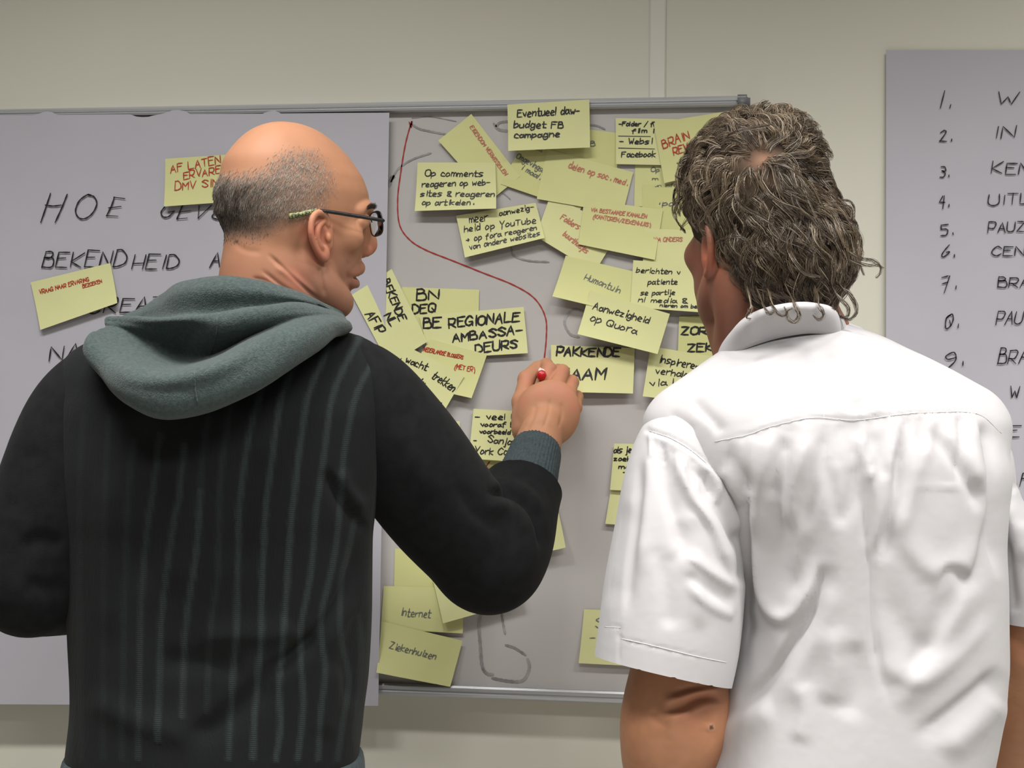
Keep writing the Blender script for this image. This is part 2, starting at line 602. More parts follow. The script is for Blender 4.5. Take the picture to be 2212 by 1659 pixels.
def strokes(text, p0, p1, h, slant=0.12, jit=0.25, seed=0):
    """polylines in pixel space; baseline runs p0 -> p1, h = cap height in px"""
    r = random.Random(seed + len(text) * 13 + int(p0[0]))
    tot = sum(adv(c) for c in text) - 1.0
    d = np.array(p1, float) - np.array(p0, float)
    L = np.hypot(*d); ux = d / L; uy = np.array([ux[1], -ux[0]])
    if uy[1] > 0 and abs(ux[0]) > abs(ux[1]): uy = -uy
    sx = L / tot; sy = h / 5.0
    x = 0; out = []
    for c in text:
        if c in G:
            jx, jy, js = r.uniform(-jit, jit), r.uniform(-jit, jit), 1 + r.uniform(-0.12, 0.12)
            for st in G[c].split():
                sm = st[0] == '~'; st = st.lstrip('~')
                pts = np.array([(int(st[i]), int(st[i + 1])) for i in range(0, len(st) - 1, 2)], float)
                pts += np.array([[r.uniform(-jit, jit) * 0.6, r.uniform(-jit, jit) * 0.6] for _ in pts])
                if len(pts) > 2 and sm: pts = spline(pts, n=4)
                elif len(pts) >= 2:
                    pts = np.concatenate([np.linspace(pts[i], pts[i + 1], 3, endpoint=(i == len(pts) - 2)) for i in range(len(pts) - 1)])
                yy = (pts[:, 1] - 2 + jy) * js * sy
                xx = (pts[:, 0] + x + jx) * sx + slant * yy
                out.append(np.array(p0) + xx[:, None] * ux + yy[:, None] * uy)
        x += adv(c)
    return out


def ribbon(polys, w, place):
    """flat ink ribbons; polys in px, w = width px; place(px,py) -> world"""
    V, fs = [], []
    for P in polys:
        P = np.asarray(P, float)
        keep = [0] + [i for i in range(1, len(P)) if np.hypot(*(P[i] - P[i - 1])) > 1e-3]
        P = P[keep]
        if len(P) < 2: continue
        T = np.gradient(P, axis=0); T /= np.linalg.norm(T, axis=1)[:, None] + 1e-9
        P = P.copy(); P[0] -= T[0] * w * 0.45; P[-1] += T[-1] * w * 0.45
        Nn = np.stack([-T[:, 1], T[:, 0]], 1)
        ww = w * 0.5 * (1 + 0.18 * np.sin(np.arange(len(P)) * 1.7 + P[0, 0]))
        ww[0] *= 0.7; ww[-1] *= 0.6
        o = len(V)
        for i in range(len(P)):
            V.append(place(*(P[i] - Nn[i] * ww[i]))); V.append(place(*(P[i] + Nn[i] * ww[i])))
        for i in range(len(P) - 1):
            fs.append([o + 2 * i, o + 2 * i + 1, o + 2 * i + 3, o + 2 * i + 2])
    return V, fs


# marker lines on the board itself
def on_board(x, y): return W(x, y, BF + 0.0006)


def board_line(pts, w, m, label=None):
    V, fs = ribbon([spline(np.array(pts, float), n=10)], w, on_board)
    return link('marker_line', mesh('marker_line', V, fs, m, bo), board, label=label)


board_line([(884, 264), (888, 275), (889, 263), (876, 310), (866, 370), (859, 430), (863, 485), (885, 518), (920, 540), (975, 562), (1040, 588), (1110, 616), (1155, 645), (1178, 685), (1180, 730), (1174, 790)], 2.9, M_line, 'thin red marker line curving down to the pen')
for p, w in (([(889, 268), (905, 278), (930, 284), (962, 290)], 4.5), ([(845, 392), (860, 365), (890, 345), (930, 331)], 4), ([(841, 400), (846, 385), (850, 382)], 8),
             ([(890, 255), (930, 252), (985, 262)], 2.2), ([(1067, 268), (1078, 280), (1098, 283)], 6), ([(1072, 272), (1080, 265), (1098, 262)], 5), ([(1098, 290), (1102, 300), (1099, 318)], 3),
             ([(1275, 270), (1290, 272), (1306, 279)], 4), ([(1104, 535), (1110, 552), (1140, 563), (1185, 566)], 4),
             ([(1262, 673), (1240, 668), (1224, 682), (1220, 700), (1232, 722), (1250, 728)], 5),
             ([(1040, 1322), (1035, 1350), (1038, 1400), (1042, 1440), (1052, 1455), (1064, 1457)], 6.5), ([(1081, 1312), (1085, 1335), (1091, 1368)], 5),
             ([(1093, 1394), (1112, 1400), (1135, 1415)], 5), ([(1140, 1425), (1144, 1440), (1138, 1460), (1125, 1472), (1095, 1471), (1064, 1465)], 6),
             ([(1083, 415), (1093, 422), (1102, 430)], 2.5)):
    board_line(p, w, M_smear)

# ------------------------------------------------------------------ big sheets
BULK = BF + 0.011


def big_sheet(name, x0, x1, ytop, ybot, off, label, bumps, wav, skewx=0.0, curl=0.0):
    nx, ny = 90, 60
    V = []
    for j in range(ny + 1):
        t = j / ny
        for i in range(nx + 1):
            s = i / nx
            px = x0 + (x1 - x0) * s + skewx * t * (1 if s > 0.5 else s * 2)
            yt = ytop(px)
            for bx, bw, bh in bumps:
                if abs(px - bx) < bw: yt -= bh * math.sqrt(1 - ((px - bx) / bw) ** 2)
            py = yt + (ybot(px) - yt) * t
            o = off(s, t) + wav * (math.sin(s * 5.1 + t * 2) * math.sin(t * 7.3 + s * 3)) * t * (1 - 0.3 * t)
            V.append(W(px, py, o))
    idx = np.arange((nx + 1) * (ny + 1)).reshape(ny + 1, nx + 1)
    Fc = np.stack([idx[:-1, :-1], idx[1:, :-1], idx[1:, 1:], idx[:-1, 1:]], -1).reshape(-1, 4)
    org = W((x0 + x1) / 2, ybot((x0 + x1) / 2), off(0.5, 1))
    o = root(name, org, label, 'paper sheet')
    link('paper', mesh('paper', V, Fc, M_paper, org), o)
    return o, org


s1, s1o = big_sheet('flip_chart_sheet', -330, 841, lambda x: 249 - 0.0035 * x - 0.003 * max(x, 0), lambda x: 1523 + 0.004 * (x - 400),
                    lambda s, t: BULK + 0.0015 + 0.004 * t, 'large white flip-chart sheet hung over the left half of the whiteboard',
                    [(101, 17, 8), (382, 25, 9), (590, 13, 7), (310, 25, -6)], 0.0012, skewx=-24)
s2, s2o = big_sheet('flip_chart_sheet', 1914, 2860, lambda x: 108 + 0.0 * x, lambda x: 1330,
                    lambda s, t: 0.002 + 0.008 * math.exp(-(s / 0.05) ** 2) * (0.3 + t) + 0.0015, 'large white flip-chart sheet with a numbered list, taped to the bare wall',
                    [], 0.001, skewx=14)


def write(parent, org, lines, m, w, place, name='handwriting'):
    for k, (txt, p0, p1, h) in enumerate(lines):      # every written line is a part of its own
        V, fs = ribbon(strokes(txt, p0, p1, h, slant=0.25 if h > 24 else 0.12, jit=0.22, seed=k), w, place)
        link(name, mesh(name, V, fs, m, org), parent)


PS1 = lambda x, y: W(x, y, BULK + 0.0038 + 0.004 * max(0, (y - 245) / 1280))
raw = lambda L: [np.array(p, float) for p in L]


def draw(parent, org, polys, m, w, place, name='handwriting'):
    P = []
    for q in polys:
        q = np.array(q, float)
        P.append(q if len(q) < 3 else spline(q, n=5))
    V, fs = ribbon(P, w, place)
    return link(name, mesh(name, V, fs, m, org), parent)


hoe = [[(109, 418), (99, 448), (88, 480)], [(145, 420), (132, 452), (119, 480)], [(98, 443), (115, 445), (132, 443)],
       [(190, 421), (203, 425), (209, 440), (200, 460), (184, 472), (170, 470), (163, 455), (171, 434), (188, 421), (196, 421)],
       [(246, 426), (269, 429)], [(247, 426), (240, 446), (230, 466)], [(235, 449), (261, 446)], [(230, 466), (254, 467)],
       [(357, 445), (348, 458), (352, 468), (364, 468), (376, 456)], [(364, 458), (376, 456)],
       [(394, 444), (388, 458), (382, 473)], [(388, 458), (411, 455)], [(382, 473), (404, 471)], [(430, 445), (428, 471)], [(428, 471), (456, 444)], [(470, 452), (458, 468), (470, 474)]]
draw(s1, s1o, hoe[:8], M_ink, 3.0, PS1)
draw(s1, s1o, hoe[8:], M_ink, 3.0, PS1)
write(s1, s1o, [('BEKEND', (90, 577), (268, 577), 34), ('HEID', (285, 580), (383, 580), 30), ('AAN', (452, 578), (530, 574), 28), ('CREATIE', (190, 677), (400, 672), 31), ('NAAM', (105, 780), (245, 770), 32)], M_ink, 3.0, PS1)
PS2 = lambda x, y: W(x, y, 0.0055)
write(s2, s2o, [('1.', (2024, 234), (2048, 234), 33), ('WI', (2154, 225), (2222, 225), 26), ('2.', (2029, 305), (2054, 305), 22), ('IN', (2146, 300), (2194, 296), 25),
                ('3.', (2031, 382), (2048, 382), 24), ('KEN', (2142, 374), (2222, 378), 24), ('4.', (2028, 447), (2048, 447), 24), ('UITL', (2134, 443), (2226, 440), 22),
                ('5.', (2033, 508), (2058, 506), 20), ('PAUZE', (2135, 502), (2232, 500), 24), ('6.', (2034, 556), (2060, 555), 28), ('CEN', (2142, 552), (2212, 552), 22),
                ('7.', (2036, 632), (2064, 624), 30), ('BRA', (2155, 621), (2224, 621), 22), ('8.', (2041, 711), (2068, 708), 32), ('PAU', (2150, 702), (2208, 700), 26),
                ('9.', (2042, 797), (2078, 790), 34), ('BRA', (2155, 786), (2218, 784), 30), ('W.', (2180, 860), (2214, 860), 22), ('EI', (2172, 944), (2222, 942), 26), ('AF', (2174, 1050), (2226, 1050), 26)], M_ink, 2.7, PS2)

# ------------------------------------------------------------------ sticky notes
# corners TL TR BR BL in px, base distance in front of the board face (mm), lift of the free lower edge (mm), tone, label, [ (ink, width, lines) ]
B_, R_, g_, f_, p_ = M_ink, M_inkr, M_inkg, M_inkg2, M_inkp
NOTES = [
 ((357, 343), (533, 331), (536, 434), (357, 447), 17, 5, 0, 'yellow note with red capitals AF LATEN, half behind the bald head', [(R_, 2.6, [('AF LATEN', (369, 374), (478, 352), 17), ('ERVAREN', (397, 388), (492, 372), 15), ('DMV SIM', (379, 412), (474, 402), 17)])]),
 ((66, 610), (238, 568), (257, 655), (90, 713), 17, 6, 1, 'tilted yellow note with two tiny red lines on the left flip-chart sheet', [(R_, 1.9, [('VRAAG NAAR ERVARING', (87, 637), (193, 606), 8), ('BEZOEKEN', (180, 622), (221, 610), 8)])]),
 ((103, 866), (275, 860), (280, 962), (108, 968), 17, 3, 1, 'yellow note mostly hidden behind the raised left shoulder of the hooded sweater', []),
 ((1180, 268), (1340, 288), (1330, 395), (1165, 372), 1.0, 1, 2, 'blank-looking yellow note peeping out right of the note about the campaign budget', [(g_, 2.0, [('B', (1275, 316), (1286, 316), 12)])]),
 ((1128, 312), (1290, 378), (1252, 456), (1082, 398), 1.6, 2, 2, 'slanting yellow note with two thin grey lines of script', [(g_, 2.0, [('Omgevingsdagen', (1114, 341), (1200, 388), 12), ('i maal. reclame', (1126, 365), (1222, 420), 11)])]),
 ((1182, 322), (1368, 372), (1345, 462), (1160, 430), 2.4, 2, 0, 'yellow note tilted downwards reading delen op soc. med. in pale red', [(p_, 2.2, [('delen op soc. med.', (1228, 364), (1354, 399), 14)])]),
 ((1018, 246), (1123, 381), (1062, 432), (947, 304), 3.4, 2, 0, 'steeply turned yellow note with one diagonal line of small red capitals', [(p_, 2.0, [('EIGENDOM VERWISSELEN', (1014, 276), (1091, 379), 8)])]),
 ((1096, 226), (1273, 215), (1275, 319), (1099, 327), 13.0, 4, 1, 'yellow note reading Eventueel daw- budget FB campagne, stuck over the board frame', [(B_, 3.0, [('Eventueel daw-', (1118, 253), (1252, 246), 15), ('budget FB', (1111, 276), (1217, 277), 14), ('campagne', (1111, 298), (1209, 296), 13)])]),
 ((902, 351), (1070, 351), (1074, 452), (898, 457), 7.2, 9, 1, 'yellow note reading Op comments reageren op websites, left of the cluster', [(B_, 2.4, [('Op comments', (918, 381), (1044, 381), 13), ('reageren op web-', (912, 404), (1059, 400), 12), ('sites & reageren', (910, 424), (1069, 426), 12), ('op artikelen.', (914, 443), (1024, 444), 11)])]),
 ((985, 466), (1157, 438), (1178, 515), (1006, 557), 6.0, 8, 1, 'tilted yellow note reading meer aanwezigheid op YouTube with an arrow', [(B_, 2.2, [('meer', (1014, 483), (1054, 476), 15), ('aanwezig-', (1080, 466), (1153, 450), 12), ('heid op YouTube', (1003, 502), (1158, 482), 13), ('> op fora reageren', (1008, 523), (1161, 498), 11), ('van andere websites', (1016, 538), (1167, 512), 11)])]),
 ((1372, 355), (1545, 355), (1540, 448), (1370, 446), 1.0, 1, 0, 'yellow note with faint grey small script, under the black folder list', [(g_, 1.8, [('Op', (1407, 371), (1424, 371), 10), ('m', (1409, 389), (1422, 389), 6), ('van info', (1407, 404), (1462, 403), 6)])]),
 ((1388, 398), (1562, 402), (1562, 520), (1386, 505), 1.8, 1, 2, 'yellow note starting with a bullet and two grey letters, beside the brown hair', [(g_, 2.2, [(':po', (1422, 443), (1456, 445), 12)])]),
 ((1330, 255), (1492, 258), (1484, 358), (1331, 355), 3.0, 2, 1, 'yellow note with black underlined words Websi and Facebook', [(B_, 2.6, [('-Folder / flyers /', (1338, 272), (1456, 272), 9), ('film i', (1366, 287), (1412, 287), 9), ('- Websi', (1338, 311), (1408, 311), 12), ('Facebook', (1342, 340), (1416, 339), 12)])]),
 ((1412, 266), (1572, 240), (1600, 360), (1435, 396), 5.4, 2, 0, 'tilted yellow note with red capitals BRAIN RE, tucked behind the brown hair', [(R_, 2.8, [('BRAIN', (1433, 321), (1491, 299), 18), ('REVA', (1456, 336), (1500, 322), 17)])]),
 ((1190, 418), (1338, 500), (1285, 588), (1158, 511), 3.6, 5, 1, 'slanting yellow note with two short lines of pale red script', [(p_, 2.1, [('Folders in', (1211, 473), (1262, 505), 13), ('buurthuisjes', (1216, 508), (1268, 548), 12)])]),
 ((1262, 431), (1432, 453), (1415, 562), (1250, 528), 4.4, 5, 0, 'yellow note reading VIA BESTAANDE KANALEN in two rows of small red capitals', [(p_, 2.0, [('VIA BESTAANDE KANALEN', (1277, 455), (1396, 473), 8), ('(KANTOREN/ZIEKENHUIS)', (1281, 470), (1404, 491), 8)])]),
 ((1392, 494), (1562, 498), (1562, 604), (1388, 588), 5.6, 3, 1, 'yellow note with one short pale red line beginning VIA, beside the brown hair', [(p_, 2.0, [('VIA ONDERS', (1411, 521), (1474, 521), 9)])]),
 ((1222, 552), (1392, 592), (1368, 682), (1195, 641), 9.4, 8, 0, 'yellow note with one faint grey word beginning with H', [(g_, 1.9, [('Humantuin', (1262, 603), (1338, 634), 14)])]),
 ((1368, 562), (1532, 574), (1556, 678), (1362, 664), 10.4, 5, 1, 'yellow note with five tight black lines about berichten and media', [(B_, 2.1, [('berichten v', (1371, 588), (1470, 593), 11), ('patiente', (1400, 614), (1464, 614), 11), ('se partije', (1387, 638), (1458, 636), 10), ('nl media &', (1384, 652), (1482, 656), 10), ('nieren om bericht', (1428, 663), (1532, 667), 7)])]),
 ((1275, 627), (1447, 678), (1421, 765), (1249, 722), 16.5, 9, 1, 'yellow note reading Aanwezigheid op Quora', [(B_, 2.5, [('Aanwezigheid', (1280, 668), (1401, 698), 15), ('op Quora', (1275, 692), (1374, 722), 15)])]),
 ((1467, 684), (1622, 680), (1625, 782), (1464, 778), 3.0, 3, 2, 'yellow note with thick black letters ZOR and ZEK, beside the brown-haired chin', [(B_, 4.2, [('ZORG', (1472, 722), (1546, 722), 16), ('ZEKER', (1486, 760), (1580, 758), 16)])]),
 ((1405, 748), (1578, 776), (1560, 876), (1389, 856), 7.0, 10, 1, 'yellow note reading Inspirerende verhalen via, beside the white shirt shoulder', [(B_, 2.5, [('Inspirerende', (1424, 783), (1530, 802), 15), ('verhalen', (1416, 806), (1498, 818), 13), ('via L', (1404, 832), (1470, 832), 13)])]),
 ((1190, 745), (1371, 752), (1368, 850), (1192, 846), 6.0, 8, 1, 'yellow note with thick black capitals PAKKENDE NAAM, right of the writing hand', [(B_, 4.6, [('PAKKENDE', (1203, 768), (1338, 770), 17), ('NAAM', (1208, 819), (1308, 819), 23)])]),
 ((868, 620), (1035, 626), (1033, 724), (868, 718), 2.0, 1, 0, 'yellow note with thick black letters BN and DEQ', [(B_, 4.0, [('BN', (899, 648), (949, 646), 21), ('DEQ', (890, 678), (941, 674), 19)])]),
 ((905, 682), (1131, 663), (1141, 763), (930, 775), 5.0, 3, 1, 'yellow note with thick black capitals REGIONALE AMBASSADEURS', [(B_, 4.2, [('BE', (916, 708), (955, 706), 21), ('REGIONALE', (971, 708), (1121, 694), 19), ('AMBASSA-', (978, 740), (1128, 720), 18), ('DEURS', (1028, 763), (1121, 750), 18)])]),
 ((930, 732), (1052, 766), (1020, 860), (868, 826), 8.8, 4, 0, 'yellow note with two thin red lines ending MET, left of the writing hand', [(R_, 1.9, [('NEDERLANDSE BLOGGERS', (911, 758), (1001, 776), 8), ('(MET ER)', (982, 796), (1026, 804), 10)])]),
 ((880, 748), (1003, 812), (949, 908), (838, 840), 13.0, 6, 1, 'turned yellow note with the black word trekken along the dark sleeve', [(B_, 2.6, [('wacht', (876, 782), (921, 800), 15), ('trekken', (932, 816), (978, 846), 17), ('ia', (904, 826), (915, 834), 12), ('smeren', (908, 852), (952, 878), 13)])]),
 ((846, 581), (923, 738), (842, 790), (762, 637), 12.0, 4, 1, 'steeply turned yellow note reading BEKENDE NL AFIP beside the face', [(B_, 3.4, [('BEKENDE', (824, 608), (864, 694), 17), ('NL', (831, 682), (846, 705), 18), ('AFIP', (791, 680), (818, 722), 19)])]),
 ((830, 905), (993, 910), (1001, 1014), (840, 1010), 2.0, 3, 1, 'yellow note with a black underlined word end, between the dark sleeve and the list note', [(B_, 2.8, [('natro', (938, 926), (985, 928), 12), ('n', (968, 970), (978, 970), 8)])]),
 ((962, 972), (1135, 962), (1140, 1085), (985, 1090), 2.0, 2, 0, 'yellow note with large red capitals VAK and NPO, under the list note', [(R_, 3.2, [('RT', (1000, 1006), (1016, 1002), 12), ('VAK', (1015, 1032), (1062, 1014), 18), ('NPO A', (1026, 1058), (1084, 1036), 17)])]),
 ((1023, 883), (1196, 892), (1188, 1002), (1013, 990), 6.0, 8, 1, 'yellow note with a black list ending York, left of the wrist', [(B_, 2.6, [('- veel U', (1026, 905), (1118, 906), 11), ('vooraf E', (1038, 921), (1112, 922), 9), ('voorbeeld.', (1036, 936), (1108, 938), 9), ('-', (1024, 955), (1030, 955), 8), ('Sanja', (1054, 955), (1106, 961), 14), ('York Ca', (1026, 981), (1098, 982), 15)])]),
 ((1052, 1112), (1200, 1078), (1224, 1181), (1075, 1216), 4.0, 11, 1, 'yellow note with a red letter k corner, right of the bent elbow', [(R_, 2.8, [('k"', (1182, 1108), (1202, 1104), 16)])]),
 ((853, 1185), (1010, 1190), (1004, 1292), (851, 1280), 1.2, 1, 2, 'blank yellow note above the Internet note, under the bent arm', []),
 ((829, 1266), (1003, 1270), (1000, 1368), (823, 1358), 3.0, 1, 0, 'yellow note with the thin word Internet', [(g_, 1.9, [('Internet', (866, 1330), (930, 1334), 16)])]),
 ((934, 1250), (1112, 1196), (1132, 1296), (959, 1345), 6.0, 8, 1, 'tilted blank yellow note directly under the bent elbow', []),
 ((824, 1342), (999, 1384), (974, 1482), (818, 1449), 6.0, 11, 0, 'lowest yellow note on the board with the word Ziekenhuizen', [(g_, 2.0, [('Ziekenhuizen', (842, 1400), (941, 1424), 14)])]),
 ((1327, 958), (1500, 962), (1490, 1066), (1318, 1058), 4.5, 3, 1, 'yellow note beginning als je zoekt, half behind the white sleeve', [(B_, 2.6, [('als je', (1326, 977), (1364, 977), 13), ('zoekt', (1326, 995), (1372, 995), 10), ('mo', (1336, 1012), (1362, 1012), 9), ('-', (1346, 1024), (1366, 1024), 8)])]),
 ((1323, 1034), (1490, 1040), (1476, 1142), (1308, 1131), 2.0, 7, 1, 'yellow note with a red stroke below the als je note, behind the white sleeve', [(R_, 2.6, [('r', (1345, 1058), (1352, 1056), 18)])]),
 ((1262, 1316), (1430, 1322), (1424, 1440), (1251, 1431), 2.0, 6, 1, 'yellow note with a curl and a dash, by the white sleeve hem', [(g_, 2.2, [('S', (1286, 1356), (1300, 1356), 22), ('-', (1275, 1381), (1286, 1381), 8)])]),
]
for k, (TL, TR, BR, BL, base, lift, tone, label, texts) in enumerate(NOTES):
    b0 = BF + base / 1000
    C = [W(*c, b0) for c in (TL, TR, BR, BL)]
    l = lift / 1000; tw = rnd.uniform(-0.5, 0.5); cup = rnd.uniform(0.0008, 0.002)
    P4 = np.array([TL, TR, BR, BL], float)

    def surf(s, t, e=0.0, C=C, l=l, tw=tw, cup=cup):
        p = (C[0] * (1 - s) + C[1] * s) * (1 - t) + (C[3] * (1 - s) + C[2] * s) * t
        o = l * max(t, 0) ** 2.2 * (1 + tw * (s - 0.5) * 2) + cup * math.sin(math.pi * min(max(s, 0), 1)) * t * 0.4
        return p + np.array([0, -o - e, 0])

    # perspective of a single note is tiny: an affine fit turns pixels into its own s, t
    A = np.array([[1, 0, 0], [1, 1, 0], [1, 1, 1], [1, 0, 1]], float)
    cf, *_ = np.linalg.lstsq(A, P4, rcond=None)
    Mi = np.linalg.inv(np.array([cf[1], cf[2]]).T)

    def place(x, y, Mi=Mi, cf=cf, surf=surf):
        s, t = Mi @ (np.array([x, y]) - cf[0])
        return surf(s, t, 0.0005)
    nx, ny = 14, 10
    V = [surf(i / nx, j / ny) for j in range(ny + 1) for i in range(nx + 1)]
    idx = np.arange((nx + 1) * (ny + 1)).reshape(ny + 1, nx + 1)
    Fc = np.stack([idx[:-1, :-1], idx[1:, :-1], idx[1:, 1:], idx[:-1, 1:]], -1).reshape(-1, 4)
    org = surf(0.5, 1)
    o = root('sticky_note', org, label, 'sticky note', 'yellow sticky notes on the board')
    link('note_paper', mesh('note_paper', V, Fc, M_notes[tone], org), o)
    for ink, w, lines in texts:
        write(o, org, lines, ink, w, place)
        if 'underlined words' in label:
            draw(o, org, [[(1337, 294), (1405, 295)], [(1336, 320), (1414, 322)]], ink, 2.4, place)
        if 'underlined word end' in label:
            draw(o, org, [[(945, 935), (996, 936)]], ink, 2.2, place)

# ------------------------------------------------------------------ people: materials
M_skin1 = attr_mat('skin_fair', 0.55, 0.25)
M_skin2 = attr_mat('skin_tanned', 0.5, 0.35)
for m in (M_skin1, M_skin2):
    b = bsdf(m)
    b.inputs['Subsurface Weight'].default_value = 0.12
    b.inputs['Subsurface Radius'].default_value = (0.010, 0.004, 0.002)
    b.inputs['Subsurface Scale'].default_value = 0.6
    noise_bump(m, 420, 0.10, 0.0006)
M_hair1 = attr_mat('short_grey_hair', 0.5, 0.4)
M_hair2 = attr_mat('wavy_hair', 0.38, 0.6)
M_hair2.node_tree.nodes['Principled BSDF'].inputs['Anisotropic'].default_value = 0.4


def cloth_fuzz(m, w=0.4, rough=0.5):
    b = bsdf(m)
    b.inputs['Sheen Weight'].default_value = w
    b.inputs['Sheen Roughness'].default_value = rough


# sweater: charcoal knit, the lighter openwork stripes come from the 'stripe' attribute
M_knit = mat('charcoal_knit', rough=0.9, spec=0.15)
cloth_fuzz(M_knit, 0.03)
m = M_knit
at = N(m, 'ShaderNodeAttribute', attribute_name='stripe')
tc = N(m, 'ShaderNodeTexCoord')
mp = N(m, 'ShaderNodeMapping'); mp.inputs['Scale'].default_value = (1, 1, 1)
LK(m, tc.outputs['Object'], mp.inputs[0])
wv = N(m, 'ShaderNodeTexWave', wave_type='BANDS', bands_direction='Z', inp={'Scale': 130.0, 'Distortion': 2.0, 'Detail': 1.0, 'Detail Scale': 3.0})
LK(m, mp.outputs[0], wv.inputs['Vector'])
mul = N(m, 'ShaderNodeMath', operation='MULTIPLY_ADD'); mul.inputs[1].default_value = 0.45; mul.inputs[2].default_value = 0.55
LK(m, wv.outputs['Fac'], mul.inputs[0])
m2 = N(m, 'ShaderNodeMath', operation='MULTIPLY')
LK(m, at.outputs['Fac'], m2.inputs[0]); LK(m, mul.outputs[0], m2.inputs[1])
mx = N(m, 'ShaderNodeMix', data_type='RGBA')
LK(m, m2.outputs[0], mx.inputs[0])
mx.inputs[6].default_value = (0.0085, 0.0098, 0.0100, 1)
mx.inputs[7].default_value = (0.030, 0.040, 0.040, 1)
LK(m, mx.outputs[2], bsdf(m).inputs['Base Color'])
mp2 = N(m, 'ShaderNodeMapping'); mp2.inputs['Scale'].default_value = (1, 1, 0.12)
LK(m, tc.outputs['Object'], mp2.inputs[0])
no = N(m, 'ShaderNodeTexNoise', inp={'Scale': 420.0, 'Detail': 2.0}); LK(m, mp2.outputs[0], no.inputs['Vector'])
ad = N(m, 'ShaderNodeMath', operation='ADD'); LK(m, no.outputs['Fac'], ad.inputs[0]); LK(m, m2.outputs[0], ad.inputs[1])
bu = N(m, 'ShaderNodeBump', inp={'Strength': 0.55, 'Distance': 0.0015}); LK(m, ad.outputs[0], bu.inputs['Height'])
LK(m, bu.outputs[0], bsdf(m).inputs['Normal'])

M_sleeve1 = mat('dark_sleeve_knit', rough=0.92, spec=0.12)
noise_color(M_sleeve1, (0.0068, 0.0072, 0.0078), (0.0095, 0.0100, 0.0108), 60)
noise_bump(M_sleeve1, 700, 0.4, 0.001)
cloth_fuzz(M_sleeve1, 0.025)
M_rib = mat('ribbed_cuff_knit', rough=0.9, spec=0.15)
cloth_fuzz(M_rib, 0.05)
noise_color(M_rib, (0.040, 0.054, 0.060), (0.056, 0.073, 0.079), 300, stretch=(1, 1, 0.1))
noise_bump(M_rib, 500, 0.5, 0.001, stretch=(1, 1, 0.1))
M_hood = mat('grey_green_fleece', rough=0.95, spec=0.1)
cloth_fuzz(M_hood, 0.14)
noise_color(M_hood, (0.047, 0.064, 0.062), (0.068, 0.089, 0.086), 240, detail=5)
noise_bump(M_hood, 520, 0.7, 0.0022, 5)
M_shirt = mat('white_cotton', (0.50, 0.485, 0.49), 0.85, spec=0.15)
cloth_fuzz(M_shirt, 0.12)
bsdf(M_shirt).inputs['Subsurface Weight'].default_value = 0.0
noise_bump(M_shirt, 16, 0.35, 0.006, 3)
M_thread = mat('seam_thread', (0.70, 0.69, 0.70), 0.8)
M_jeans = mat('dark_trouser_cloth', rough=0.9); noise_color(M_jeans, (0.02, 0.023, 0.035), (0.03, 0.034, 0.05), 300)
M_shoe = mat('shoe_leather', rough=0.4); noise_color(M_shoe, (0.02, 0.016, 0.013), (0.03, 0.024, 0.02), 60)
M_black = mat('black_spectacle_metal', rough=0.35, metal=0.3); noise_color(M_black, (0.012, 0.011, 0.011), (0.02, 0.019, 0.018), 80)
M_tip = mat('patterned_temple_tip', rough=0.4); noise_color(M_tip, (0.05, 0.055, 0.03), (0.27, 0.29, 0.10), 420, lo=0.45, hi=0.55)
M_lens = mat('clear_lens', (1, 1, 1), 0.02); bsdf(M_lens).inputs['Transmission Weight'].default_value = 1.0; bsdf(M_lens).inputs['IOR'].default_value = 1.05
M_penw = mat('white_pen_plastic', rough=0.35); noise_color(M_penw, (0.72, 0.71, 0.72), (0.76, 0.75, 0.76), 90)
M_penr = mat('red_pen_plastic', rough=0.3); noise_color(M_penr, (0.46, 0.008, 0.012), (0.52, 0.012, 0.016), 90)
M_eye = mat('eye_white', (0.7, 0.66, 0.62), 0.2)


def bounds(pts, pad=0.0):
    P = np.array(pts); return P.min(0) - pad, P.max(0) + pad


def field_px(x0, x1, y0, y1, d0, d1, h, pad=0.0):
    pts = [Q(x, y, d) for x in (x0, x1) for y in (y0, y1) for d in (d0, d1)]
    lo, hi = bounds(pts, pad)
    return Field(lo, hi, h)


def rows_loft(f, rows, k=0.0, p=2.4, inset=0.0, extra=0.0):
    """rows: (py, x left, x right, depth of the centre, half thickness)"""
    zs, cu, cv, ru, rv = [], [], [], [], []
    for py, xl, xr, d, r in rows:
        a, b = Q(xl, py, d), Q(xr, py, d)
        zs.append((a[2] + b[2]) / 2); cu.append((a + b) @ SIDE / 2); cv.append((a + b) @ FWD / 2)
        ru.append((b - a) @ SIDE / 2 + extra); rv.append(r + extra)
    f.loft(zs, cu, cv, ru, rv, SIDE, FWD, k, p, 0.0, inset)


def pxr(d, r):                     # radius given in pixels at depth d
    return r * d / F


def pchain(f, pts, k=0.012, op='u', inset=0.0):
    """pts: (px, py, d, radius px)"""
    P = [Q(a, b, c) for a, b, c, r in pts]; R = [pxr(c, r) - inset for a, b, c, r in pts]
    f.chain(P, R, k, op, n=5)


def cut_plane(me, co, no, org):
    bm = bmesh.new(); bm.from_mesh(me)
    bmesh.ops.bisect_plane(bm, geom=bm.verts[:] + bm.edges[:] + bm.faces[:], plane_co=Vector(np.asarray(co) - org), plane_no=Vector(no), clear_outer=True)
    bmesh.ops.remove_doubles(bm, verts=bm.verts[:], dist=0.0012)
    bmesh.ops.dissolve_degenerate(bm, edges=bm.edges[:], dist=0.0005)
    bm.to_mesh(me); bm.free()
    me.polygons.foreach_set('use_smooth', [True] * len(me.polygons))


